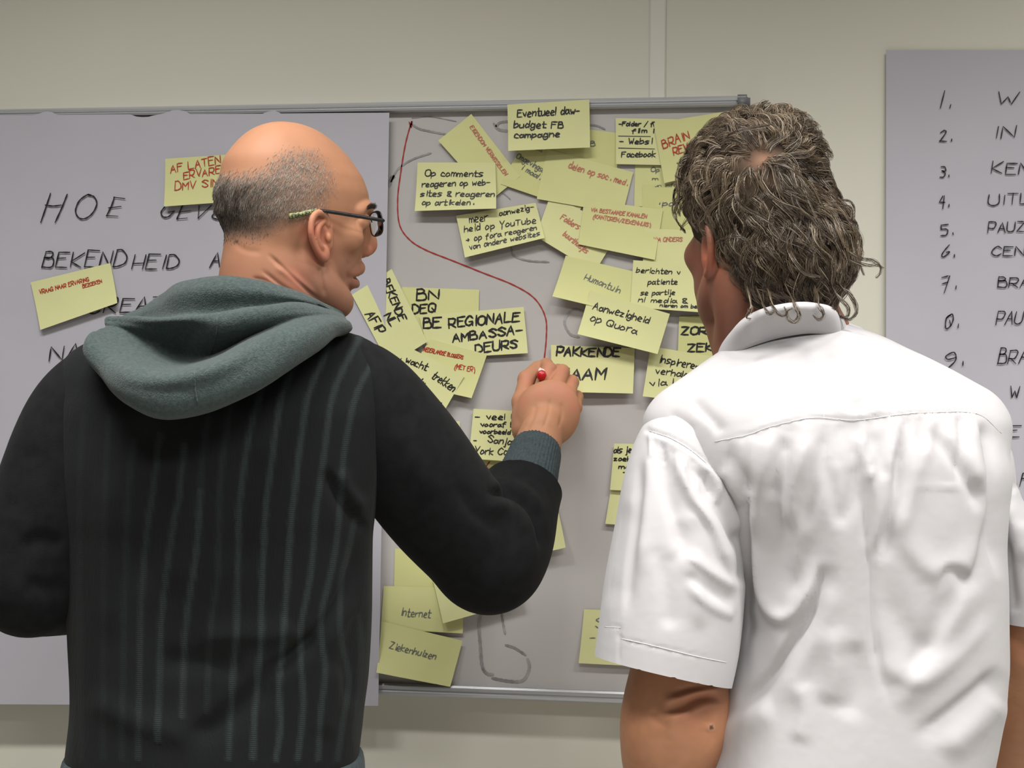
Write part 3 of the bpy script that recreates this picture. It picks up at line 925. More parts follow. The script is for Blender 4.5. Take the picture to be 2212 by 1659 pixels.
def legs(f, hipL, hipR, d, z1, ft, inset=0.0):
    """two legs from the hips to the ankles; hipL, hipR world points"""
    for hp, s in ((hipL, -1), (hipR, 1)):
        kn = np.array([hp[0], hp[1], 0.50]) + FWD * 0.02 + SIDE * 0.01 * s
        an = np.array([hp[0], hp[1], 0.10]) - FWD * 0.01 + SIDE * 0.02 * s
        f.chain([hp, kn, an], [0.088 - inset, 0.062 - inset, (0.052 if not inset else 0.05) - inset], 0.03)


def shoes(parent, org, hips):
    for hp, s in zip(hips, (-1, 1)):
        an = np.array([hp[0], hp[1], 0.0]) - FWD * 0.01 + SIDE * 0.02 * s
        f = Field(an + np.array([-0.3, -0.3, -0.01]), an + np.array([0.3, 0.3, 0.16]), 0.006)
        f.chain([an - FWD * 0.06 + UPV * 0.045, an + FWD * 0.06 + UPV * 0.045, an + FWD * 0.16 + UPV * 0.036], [0.040, 0.044, 0.036], 0.02)
        f.cone(an + UPV * 0.05, an + UPV * 0.12, 0.042, 0.044, 0.02)
        V, Fc = f.mesh(); V[:, 2] = np.maximum(V[:, 2], 0.001)
        link('shoe', mesh('shoe', V, Fc, M_shoe, org), parent)


def trousers(parent, org, rows, hips):
    lo, hi = bounds([h + UPV * 0.16 for h in hips] + [np.array([h[0], h[1], 0.06]) for h in hips], 0.2)
    f = Field(lo, hi, 0.009)
    legs(f, hips[0], hips[1], 0, 0, 0)
    f.cone(hips[0] + UPV * 0.04, hips[1] + UPV * 0.04, 0.094, 0.094, 0.03)
    rows_loft(f, rows, 0.03)
    V, Fc = f.mesh()
    V[:, 2] = np.maximum(V[:, 2], 0.04)
    V = V + normals(V, Fc) * (vnoise(V, 14, 3) * 0.003)[:, None]
    link('trousers', mesh('trousers', V, Fc, M_jeans, org), parent)


# =================================================================== the bald man in the hooded sweater
HD = 2.08
HA = math.radians(20)
fh = math.cos(HA) * SIDE + math.sin(HA) * FWD
hl = -math.sin(HA) * SIDE + math.cos(HA) * FWD
Hc = Q(640, 470, HD)
S1 = F / HD
SE = F / (HD - 0.06)


def H(px, py, lat=0.0):
    # px, py: where the point (or its twin on the near side) is seen; lat: metres off the middle plane
    L, ca, sa, u = abs(lat), math.cos(HA), math.sin(HA), (px - CX) / F
    t = (u * (HD - L * ca) - (640 - CX) / F * HD - L * sa) / (ca - u * sa)
    z = (CY - py) / F * (HD + t * sa - L * ca) - (CY - 470) / F * HD
    return Hc + fh * t + UPV * z + hl * lat


EA = math.radians(22)
eu = math.cos(EA) * fh + math.sin(EA) * hl
en = math.sin(EA) * fh - math.cos(EA) * hl
EK = eu @ SIDE


def ear_parts(f, Ef, en, eu, mir=1):
    R = [eu, en, UPV]
    f.ell(Ef(688, 508, -0.002), (0.015, 0.0045, 0.030), R, 0.003)
    f.cone(Ef(702, 495, -0.004), Ef(702, 530, -0.004), 0.007, 0.007, 0.006)
    f.ell(Ef(696, 516, 0.006), (0.0085, 0.008, 0.015), R, 0.002, 'sub')
    f.ell(Ef(686, 480, 0.005), (0.007, 0.0045, 0.010), R, 0.002, 'sub')
    f.chain([Ef(*p) for p in ((706, 484, 0.003), (704, 468, 0.003), (696, 457, 0.004), (684, 455, 0.005), (674, 464, 0.006), (669, 480, 0.007), (668, 503, 0.007), (672, 526, 0.005), (679, 543, 0.003), (688, 556, 0.001), (697, 564, 0.0))],
            [0.0026, 0.003, 0.0036, 0.0038, 0.0036, 0.0034, 0.0034, 0.0034, 0.0036, 0.0042, 0.0045], 0.0015)
    f.chain([Ef(*p) for p in ((696, 474, 0.002), (685, 488, 0.004), (681, 505, 0.005), (684, 526, 0.004), (692, 540, 0.003))], [0.0022, 0.0028, 0.003, 0.0028, 0.003], 0.0025)
    f.ell(Ef(698, 553, 0.001), (0.0075, 0.005, 0.009), R, 0.003)
    f.ell(Ef(707, 514, 0.004), (0.004, 0.004, 0.006), R, 0.002)


def Ear1(px, py, n=0.0):
    e0 = H(695, 508, -0.0725)
    return e0 + eu * ((0.85 * (px - 690) / SE - n * (en @ SIDE)) / EK) + UPV * (0.9 * (508 - py) / SE) + en * n


eu_f = math.cos(EA) * fh - math.sin(EA) * hl
en_f = math.sin(EA) * fh + math.cos(EA) * hl


def Ear1f(px, py, n=0.0):
    e0 = H(695, 508, 0.0725)
    return e0 + eu_f * ((0.85 * (px - 690) / SE - n * (en @ SIDE)) / EK) + UPV * (0.9 * (508 - py) / SE) + en_f * n


HEAD_ROWS = [  # py, back px, front px, half width mm
    (264, 596, 640, 8), (268, 572, 657, 24), (278, 545, 686, 39), (293, 523, 711, 50), (315, 502, 737, 60), (345, 482, 763, 69), (380, 474, 784, 75),
    (415, 465, 794, 78), (445, 466, 795, 77), (470, 475, 790, 75), (500, 486, 787, 71), (530, 496, 783, 67), (555, 508, 779, 62),
    (580, 520, 774, 58), (600, 545, 762, 54), (622, 585, 754, 49), (645, 630, 750, 40), (662, 665, 746, 28), (674, 700, 738, 14)]


def body1(f):
    zs, cu, cv, ru, rv = [], [], [], [], []
    for py, xb, xf, w in HEAD_ROWS:
        a, b = H(xb, py), H(xf, py)
        zs.append(a[2]); cu.append((a + b) @ fh / 2); cv.append(Hc @ hl); ru.append((b - a) @ fh / 2); rv.append(w / 1000)
    f.loft(zs, cu, cv, ru, rv, fh, hl, 0.0, 2.05, 0.20)
    R = [fh, hl, UPV]
    # brow, sockets, eyes, cheeks
    f.chain([H(774, 457, -0.042), H(789, 450, -0.024), H(787, 452, 0), H(789, 450, 0.024), H(774, 457, 0.042)], [0.004, 0.005, 0.005, 0.005, 0.004], 0.010)
    for s in (-1, 1):
        f.ell(H(804, 477, s * 0.031), (0.013, 0.015, 0.010), R, 0.012, 'sub')
        f.ell(H(781, 476, s * 0.031), (0.0115, 0.0115, 0.0115), R, 0.002)
        f.chain([H(778, 475, s * 0.043), H(788, 470, s * 0.036), H(788, 469, s * 0.028), H(784, 473, s * 0.020)], [0.002, 0.0025, 0.0025, 0.002], 0.004)
        f.chain([H(778, 478, s * 0.043), H(787, 483, s * 0.036), H(787, 484, s * 0.027), H(784, 479, s * 0.019)], [0.002, 0.0025, 0.0025, 0.002], 0.004)
        f.ell(H(762, 514, s * 0.042), (0.014, 0.010, 0.014), R, 0.016)
        f.ell(H(790, 542, s * 0.0105), (0.009, 0.006, 0.0075), R, 0.004)
        f.ell(H(793, 551, s * 0.006), (0.004, 0.0026, 0.004), R, 0.002, 'sub')
        f.chain([H(684, 590, s * 0.050), H(706, 632, s * 0.043), H(736, 657, s * 0.024)], [0.011, 0.011, 0.011], 0.02)
    f.chain([H(785, 470), H(788, 490), H(793, 512), H(796, 532)], [0.0055, 0.006, 0.007, 0.0085], 0.008)
    f.ell(H(792, 542), (0.008, 0.007, 0.005), R, 0.004)
    # mouth
    f.chain([H(762, 590, -0.022), H(772, 580, -0.011), H(773, 578, 0), H(772, 580, 0.011), H(762, 590, 0.022)], [0.003, 0.0045, 0.005, 0.0045, 0.003], 0.008)
    f.chain([H(754, 604, -0.020), H(762, 611, -0.010), H(763, 613, 0), H(762, 611, 0.010), H(754, 604, 0.020)], [0.003, 0.0045, 0.005, 0.0045, 0.003], 0.007)
    f.chain([H(765, 598, -0.022), H(777, 597, 0), H(765, 598, 0.022)], [0.0015, 0.003, 0.0015], 0.002, 'sub')
    f.ell(H(768, 630), (0.006, 0.018, 0.004), R, 0.006, 'sub')
    f.ell(H(741, 650), (0.0125, 0.018, 0.0125), R, 0.010)
    # neck
    f.chain([H(590, 540), H(590, 600), H(588, 660), H(590, 740), H(586, 800)], [0.050, 0.055, 0.058, 0.062, 0.07], 0.02)
    f.chain([H(655, 560, -0.052), H(668, 610, -0.046), H(694, 665, -0.034), H(704, 720, -0.02)], [0.010, 0.011, 0.011, 0.012], 0.014)
    f.chain([H(655, 560, 0.050), H(668, 620, 0.044), H(700, 720, 0.02)], [0.013, 0.013, 0.012], 0.016)
    f.ell(H(668, 650, -0.0), (0.028, 0.035, 0.03), R, 0.02)
    ear_parts(f, Ear1, en, eu)
    ear_parts(f, Ear1f, en_f, eu_f)
    # trunk and arms (under the clothes)
    rows_loft(f, TORSO1, 0.03, inset=0.02)
    for a in (ARM1L, ARM1R):
        P = [Q(x, y, d) for x, y, d, r in a]; R_ = [pxr(d, r) - 0.022 for x, y, d, r in a]
        f.chain(P, R_, 0.02, n=4)
    f.chain([Q(1075, 1200, 2.155), Q(1120, 1080, 2.24), Q(1160, 975, 2.30)], [0.040, 0.036, 0.030], 0.01)
    hand1(f)
    f.chain([Q(60, 1262, 2.03), Q(170, 1300, 2.2), Q(300, 1290, 2.3)], [0.045, 0.04, 0.03], 0.01)
    f.ell(Q(345, 1290, 2.33), (0.05, 0.04, 0.025), [SIDE, FWD, UPV], 0.02)
    for j in range(5):
        f.chainhard([Q(370, 1270 + j * 12, 2.33), Q(415, 1272 + j * 13, 2.34), Q(430, 1282 + j * 12, 2.31)], [0.009, 0.008, 0.007], 0.004)
    legs(f, HIPS1[0], HIPS1[1], 0, 0, 0, 0.014)


def hand1(f):
    q = lambda x, y, d: Q(x, y, d - 0.018)
    # wrist and back of the hand
    R = [RGT, FWD, UP]
    tilt = math.radians(-14)
    hx = RGT * math.cos(tilt) + UP * math.sin(tilt); hy = -RGT * math.sin(tilt) + UP * math.cos(tilt)
    Rh = [hx, FWD, hy]
    f.ell(q(1163, 958, 2.33), (0.033, 0.022, 0.050), Rh, 0.012)
    f.ell(q(1188, 893, 2.355), (0.044, 0.021, 0.050), Rh, 0.016)
    f.ell(q(1146, 900, 2.37), (0.026, 0.021, 0.046), Rh, 0.015)
    mcp = [(1166, 850, 2.378, .0135), (1198, 843, 2.370, .0138), (1226, 854, 2.378, .013), (1240, 880, 2.392, .012)]
    pip = [(1186, 800, 2.412, .0118), (1214, 804, 2.418, .0112), (1235, 826, 2.424, .0105), (1246, 858, 2.432, .0095)]
    dip = [(1180, 788, 2.440, .0100), (1206, 800, 2.450, .0095), (1222, 828, 2.454, .0090), (1234, 862, 2.458, .0080)]
    tip = [(1174, 797, 2.456, .0088), (1194, 812, 2.462, .0085), (1206, 840, 2.462, .0080), (1218, 872, 2.462, .0072)]
    for a, b, c, e in zip(mcp, pip, dip, tip):
        root_ = q(a[0] * 0.45 + 1170 * 0.55, a[1] * 0.45 + 940 * 0.55, 2.362)
        f.cone(root_, q(*a[:3]), 0.014, a[3], 0.010)
        f.ell(q(a[0], a[1] - 1, a[2] - 0.005), (0.010, 0.009, 0.011), Rh, 0.006)
        f.chainhard([q(*a[:3]), q(*b[:3]), q(*c[:3]), q(*e[:3])], [a[3] * 0.94, b[3], c[3], e[3]], 0.003)
        f.ell(q(b[0], b[1], b[2] - 0.002), (b[3] * 1.02, b[3] * 1.04, b[3] * 1.08), Rh, 0.002)
    f.chainhard([q(1134, 925, 2.365), q(1127, 868, 2.382), q(1138, 818, 2.412), q(1160, 793, 2.440)], [0.0185, 0.0140, 0.0120, 0.0095], 0.006)
    f.ell(q(1136, 820, 2.410), (0.012, 0.012, 0.013), Rh, 0.003)
    # tendons on the back of the hand
    for a in mcp[:3]:
        f.cone(q(a[0] * 0.3 + 1170 * 0.7, 930, 2.345), q(a[0], a[1] + 8, a[2] - 0.012), 0.0035, 0.004, 0.008)


TORSO1 = [(700, 330, 690, 2.11, 0.045), (735, 250, 770, 2.095, 0.075), (780, 185, 815, 2.075, 0.10), (830, 155, 835, 2.065, 0.118), (900, 138, 836, 2.055, 0.128), (1000, 134, 826, 2.055, 0.132),
          (1100, 138, 812, 2.06, 0.132), (1165, 142, 804, 2.065, 0.13), (1350, 152, 800, 2.07, 0.128), (1450, 158, 794, 2.07, 0.128), (1550, 160, 784, 2.07, 0.13), (1659, 152, 776, 2.07, 0.134), (1760, 150, 778, 2.07, 0.136), (1840, 160, 770, 2.07, 0.132)]
ARM1L = [(205, 838, 2.06, 82), (150, 930, 2.045, 92), (105, 1080, 2.035, 104), (66, 1240, 2.03, 98), (60, 1262, 2.03, 94)]
ARM1R = [(765, 826, 2.06, 86), (815, 890, 2.07, 100), (880, 990, 2.09, 116), (960, 1100, 2.12, 112), (1040, 1195, 2.15, 98), (1058, 1212, 2.155, 94)]
HIPS1 = [Q(330, 1800, 2.07), Q(600, 1800, 2.07)]
o1 = np.array([*(Q(465, 1700, 2.07)[:2]), 0.0])
p1 = root('person', o1, 'bald man in a dark ribbed sweater with a grey-green hood, drawing on the board', 'person')

parts = []
for fld in (field_px(435, 845, 252, 722, HD - 0.13, HD + 0.15, 0.0016),
            field_px(1085, 1280, 768, 1040, 2.24, 2.475, 0.0013)):
    body1(fld); parts.append(fld.mesh())
nhead = len(parts[0][0]); nhand = len(parts[1][0])
# the rest of the body, coarser, hidden by the clothes; it meets the fine pieces inside collar and cuff
lo, hi = bounds([Q(-60, 735, 1.9), Q(1200, 735, 2.35), Q(-60, 1850, 1.9), Q(1200, 1850, 2.35), np.array([*o1[:2], 0.02])], 0.0)
lo[2] = 0.03; lo[1] -= 0.1; hi[2] = Q(640, 716, HD)[2]
fld = Field(lo, hi, 0.008); body1(fld)
V, Fc = fld.mesh()
px, py, dd = proj(V)
keepv = ~((px > 1090) & (py < 1030) & (py > 700))
Fc = Fc[keepv[Fc].all(1)]
parts.append((V, Fc))
V, Fc = join(parts)
# neck and cheek creases
V, Nn = folds(V, Fc, [([(575, 545), (612, 580), (655, 620), (694, 652)], 4.5, -2.4, 0.0), ([(560, 580), (600, 612), (640, 640), (670, 662)], 5, -2.2, 0.3), ([(590, 572), (640, 604), (690, 648)], 8, 2.0, 0),
                      ([(540, 600), (575, 608), (610, 628)], 5, -1.8, 0), ([(702, 645), (694, 600), (690, 575)], 6, -2.0, 0), ([(500, 520), (530, 540), (570, 545)], 7, -0.8, 0), ([(755, 560), (748, 585), (756, 612)], 6, -1.4, 0),
                      ([(1133, 935), (1150, 905), (1160, 870)], 5, -1.2, 0), ([(1172, 930), (1185, 890), (1186, 860)], 4, -1.0, 0), ([(1205, 930), (1214, 895), (1212, 866)], 4, -1.0, 0), ([(1120, 955), (1160, 948), (1210, 968)], 3, -0.6, 0)])
px, py, dd = proj(V)
rel = V - Hc
Xh, Yh = rel @ fh, rel @ hl
# position of the head point mirrored to the near side, in pixels of the near-side view
mpx, mpy, _ = proj(Hc + Xh[:, None] * fh - np.abs(Yh)[:, None] * hl + rel[:, 2:3] * UPV)
skin = np.tile(np.array([0.43, 0.208, 0.118]), (len(V), 1))


def blob(cx, cy, r, x=None, y=None):
    return np.exp(-(((x if x is not None else mpx) - cx) ** 2 + ((y if y is not None else mpy) - cy) ** 2) / r ** 2)


def blend(base, w, c):
    return base * (1 - w[:, None]) + np.array(c) * w[:, None]


ishead = np.zeros(len(V), bool); ishead[:nhead] = True
n1 = vnoise(V, 90, 5) * 0.5 + vnoise(V, 30, 6) * 0.5
skin = skin * (1 + 0.06 * n1[:, None])
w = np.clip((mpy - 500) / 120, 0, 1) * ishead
skin = blend(skin, w * 0.75, (0.27, 0.115, 0.072))  # ruddier lower face and neck, with the shade below the head painted in
w = np.clip(np.maximum.reduce([blob(686, 500, 30), blob(690, 545, 25), blob(668, 500, 22)]), 0, 1) * ishead
skin = blend(skin, w * 0.55, (0.52, 0.15, 0.10))
w = np.maximum(blob(812, 538, 16), blob(640, 600, 30) * 0.5) * ishead
skin = blend(skin, w * 0.6, (0.52, 0.15, 0.11))
w = np.clip(blob(778, 594, 15), 0, 1) * ishead
skin = blend(skin, w * 0.45, (0.40, 0.13, 0.10))
w = (blob(740, 620, 60) + blob(700, 610, 45)) * ishead                            # shaved beard shadow
skin = blend(skin, np.clip(w, 0, 1) * 0.22, (0.26, 0.15, 0.11))
for kx, ky, kr in ((1166, 848, 16), (1200, 842, 17), (1228, 852, 16), (1242, 878, 14), (1186, 800, 13), (1214, 804, 13), (1236, 826, 12), (1136, 820, 15), (1127, 866, 14)):
    w = np.exp(-((px - kx) ** 2 + (py - ky) ** 2) / kr ** 2) * (~ishead) * (dd > 2.2)
    skin = blend(skin, w * 0.45, (0.50, 0.17, 0.12))
HAIRPOLY = [(440, 392), (500, 384), (545, 377), (575, 366), (598, 350), (618, 336), (650, 329), (675, 330), (697, 347), (712, 372), (718, 411), (704, 440), (690, 462), (664, 472), (640, 480), (611, 488), (580, 505), (552, 516), (520, 512), (478, 512), (440, 520)]


def inpoly(x, y, poly):
    r = np.zeros(x.shape, bool); n = len(poly)
    for i in range(n):
        x1, y1 = poly[i]; x2, y2 = poly[(i + 1) % n]
        c = ((y1 > y) != (y2 > y)) & (x < (x2 - x1) * (y - y1) / (y2 - y1 + 1e-12) + x1)
        r ^= c
    return r


def hairw(x, y, soft=15):
    ins = inpoly(x, y, HAIRPOLY)
    d = np.full(x.shape, 1e9); P = np.array(HAIRPOLY + HAIRPOLY[:1], float)
    for i in range(len(P) - 1):
        a, ab = P[i], P[i + 1] - P[i]
        t = np.clip(((x - a[0]) * ab[0] + (y - a[1]) * ab[1]) / (ab @ ab), 0, 1)
        d = np.minimum(d, np.hypot(x - a[0] - t * ab[0], y - a[1] - t * ab[1]))
    sg = np.where(ins, d, -d)
    return np.clip(sg / soft * 0.5 + 0.5, 0, 1)


isear = (((px - 688) / 26) ** 2 + ((py - 510) / 60) ** 2 < 1)
hw = hairw(mpx, mpy) * ishead * ~isear
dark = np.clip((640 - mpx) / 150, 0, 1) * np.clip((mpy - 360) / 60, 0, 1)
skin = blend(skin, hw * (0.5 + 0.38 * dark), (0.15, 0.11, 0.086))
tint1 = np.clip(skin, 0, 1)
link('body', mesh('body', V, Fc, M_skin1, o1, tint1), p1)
Vh, Nh = V[:nhead], Nn[:nhead]

# cropped grey hair round the back and sides of the head
prob = (hairw(mpx, mpy, 26)[:nhead] ** 1.3) * ~isear[:nhead] * (0.25 + 0.75 * np.clip((720 - mpx[:nhead]) / 120, 0, 1))
prob *= (mpy[:nhead] < 525)
ids = rng.choice(nhead, 24000, p=prob / prob.sum())


def strands(P0, dirs, L, wid, col, bend, segs=3, name='hair', mat_=None, org=None, parent=None):
    n = len(P0)
    ts = np.linspace(0, 1, segs + 1)
    pts = P0[:, None] + dirs[:, None] * (L[:, None] * ts)[..., None] + bend[:, None] * (L[:, None] * ts ** 2)[..., None]
    return tubes(pts, wid, col, name, mat_, org, parent)


def tubes(pts, wid, col, name, mat_, org, parent, label=None):
    """pts n x m x 3 -> thin three-sided tapering hairs in one mesh"""
    n, m, _ = pts.shape
    T = np.gradient(pts, axis=1); T /= np.linalg.norm(T, axis=2)[..., None] + 1e-12
    ref = np.array([0.3, 0.5, 0.81]); a = np.cross(T, ref); a /= np.linalg.norm(a, axis=2)[..., None] + 1e-12; b = np.cross(T, a)
    tp = np.linspace(1, 0.25, m) ** 0.7
    V = []
    for k in range(3):
        an = 2 * math.pi * k / 3
        V.append(pts + (a * math.cos(an) + b * math.sin(an)) * (wid[:, None] * tp)[..., None])
    V = np.stack(V, 2).reshape(-1, 3)
    base = (np.arange(n)[:, None] * m + np.arange(m - 1)[None]).reshape(-1) * 3
    Fc = np.concatenate([np.stack([base + k, base + (k + 1) % 3, base + 3 + (k + 1) % 3, base + 3 + k], 1) for k in range(3)])
    me = mesh(name, V, Fc, mat_, org, np.repeat(col, m * 3, axis=0) if col.ndim == 2 else col.reshape(-1, 3))
    return link(name, me, parent, kind='stuff', label=label)


n_ = len(ids)
nrm = Nh[ids]
dn = -UPV * 1.0 - fh * 0.35 + rng.normal(0, 0.28, (n_, 3))
dn = dn - nrm * (dn * nrm).sum(1)[:, None]; dn /= np.linalg.norm(dn, axis=1)[:, None]
dr = dn * 0.93 + nrm * rng.uniform(0.12, 0.40, n_)[:, None]
x_, y_ = mpx[ids], mpy[ids]
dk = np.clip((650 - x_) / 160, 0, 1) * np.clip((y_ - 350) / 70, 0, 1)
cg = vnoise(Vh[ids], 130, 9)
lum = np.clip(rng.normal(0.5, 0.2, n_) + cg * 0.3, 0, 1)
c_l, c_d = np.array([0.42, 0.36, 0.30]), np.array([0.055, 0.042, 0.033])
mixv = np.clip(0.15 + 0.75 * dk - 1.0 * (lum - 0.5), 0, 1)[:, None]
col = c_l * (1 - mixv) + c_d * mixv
sh = np.clip(1 - (y_ - 440) / 90, 0.45, 1)
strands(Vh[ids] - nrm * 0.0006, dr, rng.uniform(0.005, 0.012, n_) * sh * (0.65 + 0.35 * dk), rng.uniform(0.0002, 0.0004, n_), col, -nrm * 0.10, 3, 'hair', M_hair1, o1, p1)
# far eyebrow and near eyebrow
for s in (-1, 1):
    k = 260
    t = rng.uniform(0, 1, k)
    P = np.array([H(799 - 14 * tt ** 2, 449 - 4 * math.sin(tt * 3) + rng.uniform(-4, 4), s * (0.012 + 0.034 * tt)) for tt in t]) + fh * 0.004
    d_ = hl * s * 0.8 + UPV * 0.4 + fh * 0.25 + rng.normal(0, 0.15, (k, 3)); d_ /= np.linalg.norm(d_, axis=1)[:, None]
    strands(P, d_, rng.uniform(0.006, 0.010, k), np.full(k, 0.0003), np.tile([0.06, 0.05, 0.045], (k, 1)), -UPV[None] * 0.2 + np.zeros((k, 3)), 3, 'eyebrow', M_hair1, o1, p1)

# ---- sweater
fld = field_px(110, 860, 690, 1645, 1.9, 2.24, 0.0042, 0.01)
rows_loft(fld, TORSO1, 0.0, p=2.5)
fld.cone(Q(225, 830, 2.065), Q(745, 822, 2.065), pxr(2.06, 76), pxr(2.06, 80), 0.05)
V, Fc = fld.mesh()
V = relax(V, Fc, 2)
F1 = [([(800, 1160), (765, 1110), (728, 1055), (700, 1005)], 16, -9, 0.6), ([(790, 1105), (750, 1060), (735, 1010)], 16, 6, 0), ([(770, 1150), (762, 1220), (735, 1290), (690, 1360), (620, 1420), (540, 1470)], 20, -9, 0.5),
      ([(760, 1280), (710, 1370), (640, 1440), (560, 1500)], 26, 6, 0), ([(720, 1380), (660, 1400), (590, 1460), (470, 1560), (380, 1600)], 30, -9, 0.3), ([(420, 1385), (500, 1372), (600, 1370), (640, 1345)], 28, 7, 0.2),
      ([(330, 1430), (430, 1430), (540, 1440)], 28, -6, 0), ([(330, 880), (300, 1000), (320, 1150), (310, 1300)], 40, -7, 0), ([(400, 1000), (390, 1120), (370, 1300)], 36, 6, 0), ([(560, 960), (520, 1100), (500, 1250)], 45, -5, 0),
      ([(240, 1000), (230, 1200), (240, 1400)], 34, 5, 0), ([(785, 1300), (755, 1420), (760, 1540)], 20, -6, 0), ([(730, 1430), (710, 1520), (700, 1600)], 22, 5, 0), ([(180, 1500), (300, 1560), (450, 1600)], 30, 5, 0)]
V, Nn = folds(V, Fc, F1)
V += Nn * (vnoise(V * [1, 1, 0.5], 16, 4) * 0.0025)[:, None]
LINES = [([(503, 860), (494, 902), (481, 983), (474, 1060), (470, 1242), (456, 1344), (450, 1446), (446, 1540)], .35), ([(569, 800), (569, 827), (546, 902), (530, 983), (520, 1060), (515, 1120), (511, 1344), (502, 1466), (494, 1640)], .8),
         ([(665, 730), (647, 768), (608, 853), (588, 983), (575, 1081), (572, 1120), (565, 1263), (563, 1385), (551, 1527), (546, 1640)], .95), ([(725, 690), (699, 771), (666, 853), (647, 967), (634, 1081), (629, 1120), (618, 1283), (610, 1393), (602, 1486), (606, 1568), (596, 1641)], 1),
         ([(790, 700), (777, 729), (738, 804), (715, 869), (702, 967), (690, 1050), (681, 1120), (671, 1242), (651, 1344), (649, 1425), (655, 1527), (643, 1641)], .9), ([(830, 740), (810, 775), (770, 853), (751, 934), (741, 999), (732, 1120), (720, 1214), (692, 1344), (702, 1446), (692, 1547), (687, 1641)], .8),
         ([(765, 1124), (750, 1200), (736, 1263), (736, 1377), (753, 1466), (740, 1560), (728, 1641)], .55), ([(432, 1060), (425, 1181), (407, 1303), (397, 1405), (392, 1547)], .8), ([(398, 960), (385, 1081), (376, 1120), (354, 1283), (346, 1385), (340, 1600)], .75),
         ([(345, 940), (328, 1081), (321, 1120), (307, 1263), (303, 1400), (298, 1640)], .6), ([(290, 950), (276, 1081), (270, 1263), (262, 1640)], .28), ([(235, 900), (226, 1100), (222, 1640)], .22), ([(180, 900), (172, 1100), (176, 1640)], .18), ([(775, 1330), (780, 1420), (765, 1600)], .35), ([(450, 900), (438, 980), (432, 1060)], .3)]
px, py, dd = proj(V)
st = np.zeros(len(V))
for pts, s_ in LINES:
    ds, sg, t = polydist(px, py, pts)
    st = np.maximum(st, s_ * np.exp(-(ds / 7.0) ** 4))
st *= (Nn @ FWD < 0.25)
V += Nn * (st * 0.0006)[:, None]
me = mesh('sweater', V, Fc, M_knit, o1)
a = me.attributes.new('stripe', 'FLOAT', 'POINT'); a.data.foreach_set('value', st.astype(np.float32))
sweater = link('sweater', me, p1)
# ribbed band at the hem
fld = field_px(110, 860, 1600, 1850, 1.9, 2.24, 0.005, 0.01)
hz = Q(460, 1632, 2.07)[2]
rows_loft(fld, [(1628, 148, 782, 2.07, 0.135), (1650, 142, 786, 2.07, 0.139), (1720, 140, 788, 2.07, 0.141), (1790, 150, 780, 2.07, 0.138)], 0.0, p=2.5)
V, Fc = fld.mesh(); V = relax(V, Fc, 1)
link('hem_band', mesh('hem_band', V, Fc, M_rib, o1), sweater)

# sleeves
fld = field_px(-60, 300, 720, 1400, 1.9, 2.35, 0.005, 0.02)
pchain(fld, ARM1L, 0.02)
pchain(fld, [(60, 1262, 2.03, 94), (120, 1280, 2.12, 80), (230, 1290, 2.24, 62)], 0.02)
V, Fc = fld.mesh(); V = relax(V, Fc, 2)
V, _ = folds(V, Fc, [([(140, 1180), (90, 1160), (40, 1190)], 22, -5, 0.4), ([(150, 1250), (100, 1270), (50, 1250)], 24, -5, 0.3), ([(60, 950), (50, 1050), (30, 1130)], 30, -4, 0)])
link('sleeve', mesh('sleeve', V, Fc, M_sleeve1, o1), sweater)

fld = field_px(700, 1240, 730, 1340, 1.92, 2.4, 0.0042, 0.02)
pchain(fld, ARM1R, 0.02)
pchain(fld, [(1058, 1212, 2.155, 94), (1092, 1150, 2.19, 80), (1118, 1085, 2.225, 62), (1138, 1036, 2.258, 54), (1150, 1000, 2.28, 50)], 0.03)
V, Fc = fld.mesh(); V = relax(V, Fc, 2)
V, _ = folds(V, Fc, [([(1045, 1072), (1080, 1066), (1115, 1078), (1145, 1105), (1165, 1150), (1168, 1200)], 9, -9, 0.5), ([(1050, 1050), (1095, 1045), (1140, 1068), (1175, 1110)], 14, 5, 0), ([(1040, 1095), (1085, 1092), (1120, 1115), (1140, 1160)], 16, 5, 0),
                     ([(985, 1040), (1010, 1090), (1050, 1130), (1090, 1150)], 20, -4, 0.3), ([(850, 900), (900, 1000), (960, 1080)], 30, 3, 0)])
me = mesh('sleeve', V, Fc, M_sleeve1, o1)
ax = Q(1160, 968, 2.305) - Q(1136, 1046, 2.25); ax /= np.linalg.norm(ax)
cut_plane(me, Q(1133, 1056, 2.244), ax, o1)
link('sleeve', me, sweater)
fld = field_px(1050, 1230, 920, 1150, 2.14, 2.38, 0.0025, 0.01)
pchain(fld, [(1126, 1084, 2.225, 60), (1136, 1046, 2.25, 57), (1146, 1012, 2.275, 53), (1160, 968, 2.305, 47)], 0.01)
V, Fc = fld.mesh()
ax = Q(1160, 968, 2.305) - Q(1136, 1046, 2.25); ax /= np.linalg.norm(ax)
pu = np.cross(ax, FWD); pu /= np.linalg.norm(pu); pv = np.cross(ax, pu)
r = V - Q(1160, 968, 2.305); th = np.arctan2(r @ pv, r @ pu)
V = V + normals(V, Fc) * (0.0009 * np.sin(th * 46))[:, None]
me = mesh('cuff', V, Fc, M_rib, o1)
cut_plane(me, Q(1158, 966, 2.305), ax, o1)
cut_plane(me, Q(1129, 1072, 2.235), -ax, o1)
c_ = link('cuff', me, sweater)
md = c_.modifiers.new('thickness', 'SOLIDIFY'); md.thickness = 0.003; c_.modifiers.new('edge', 'EDGE_SPLIT').split_angle = math.radians(50)

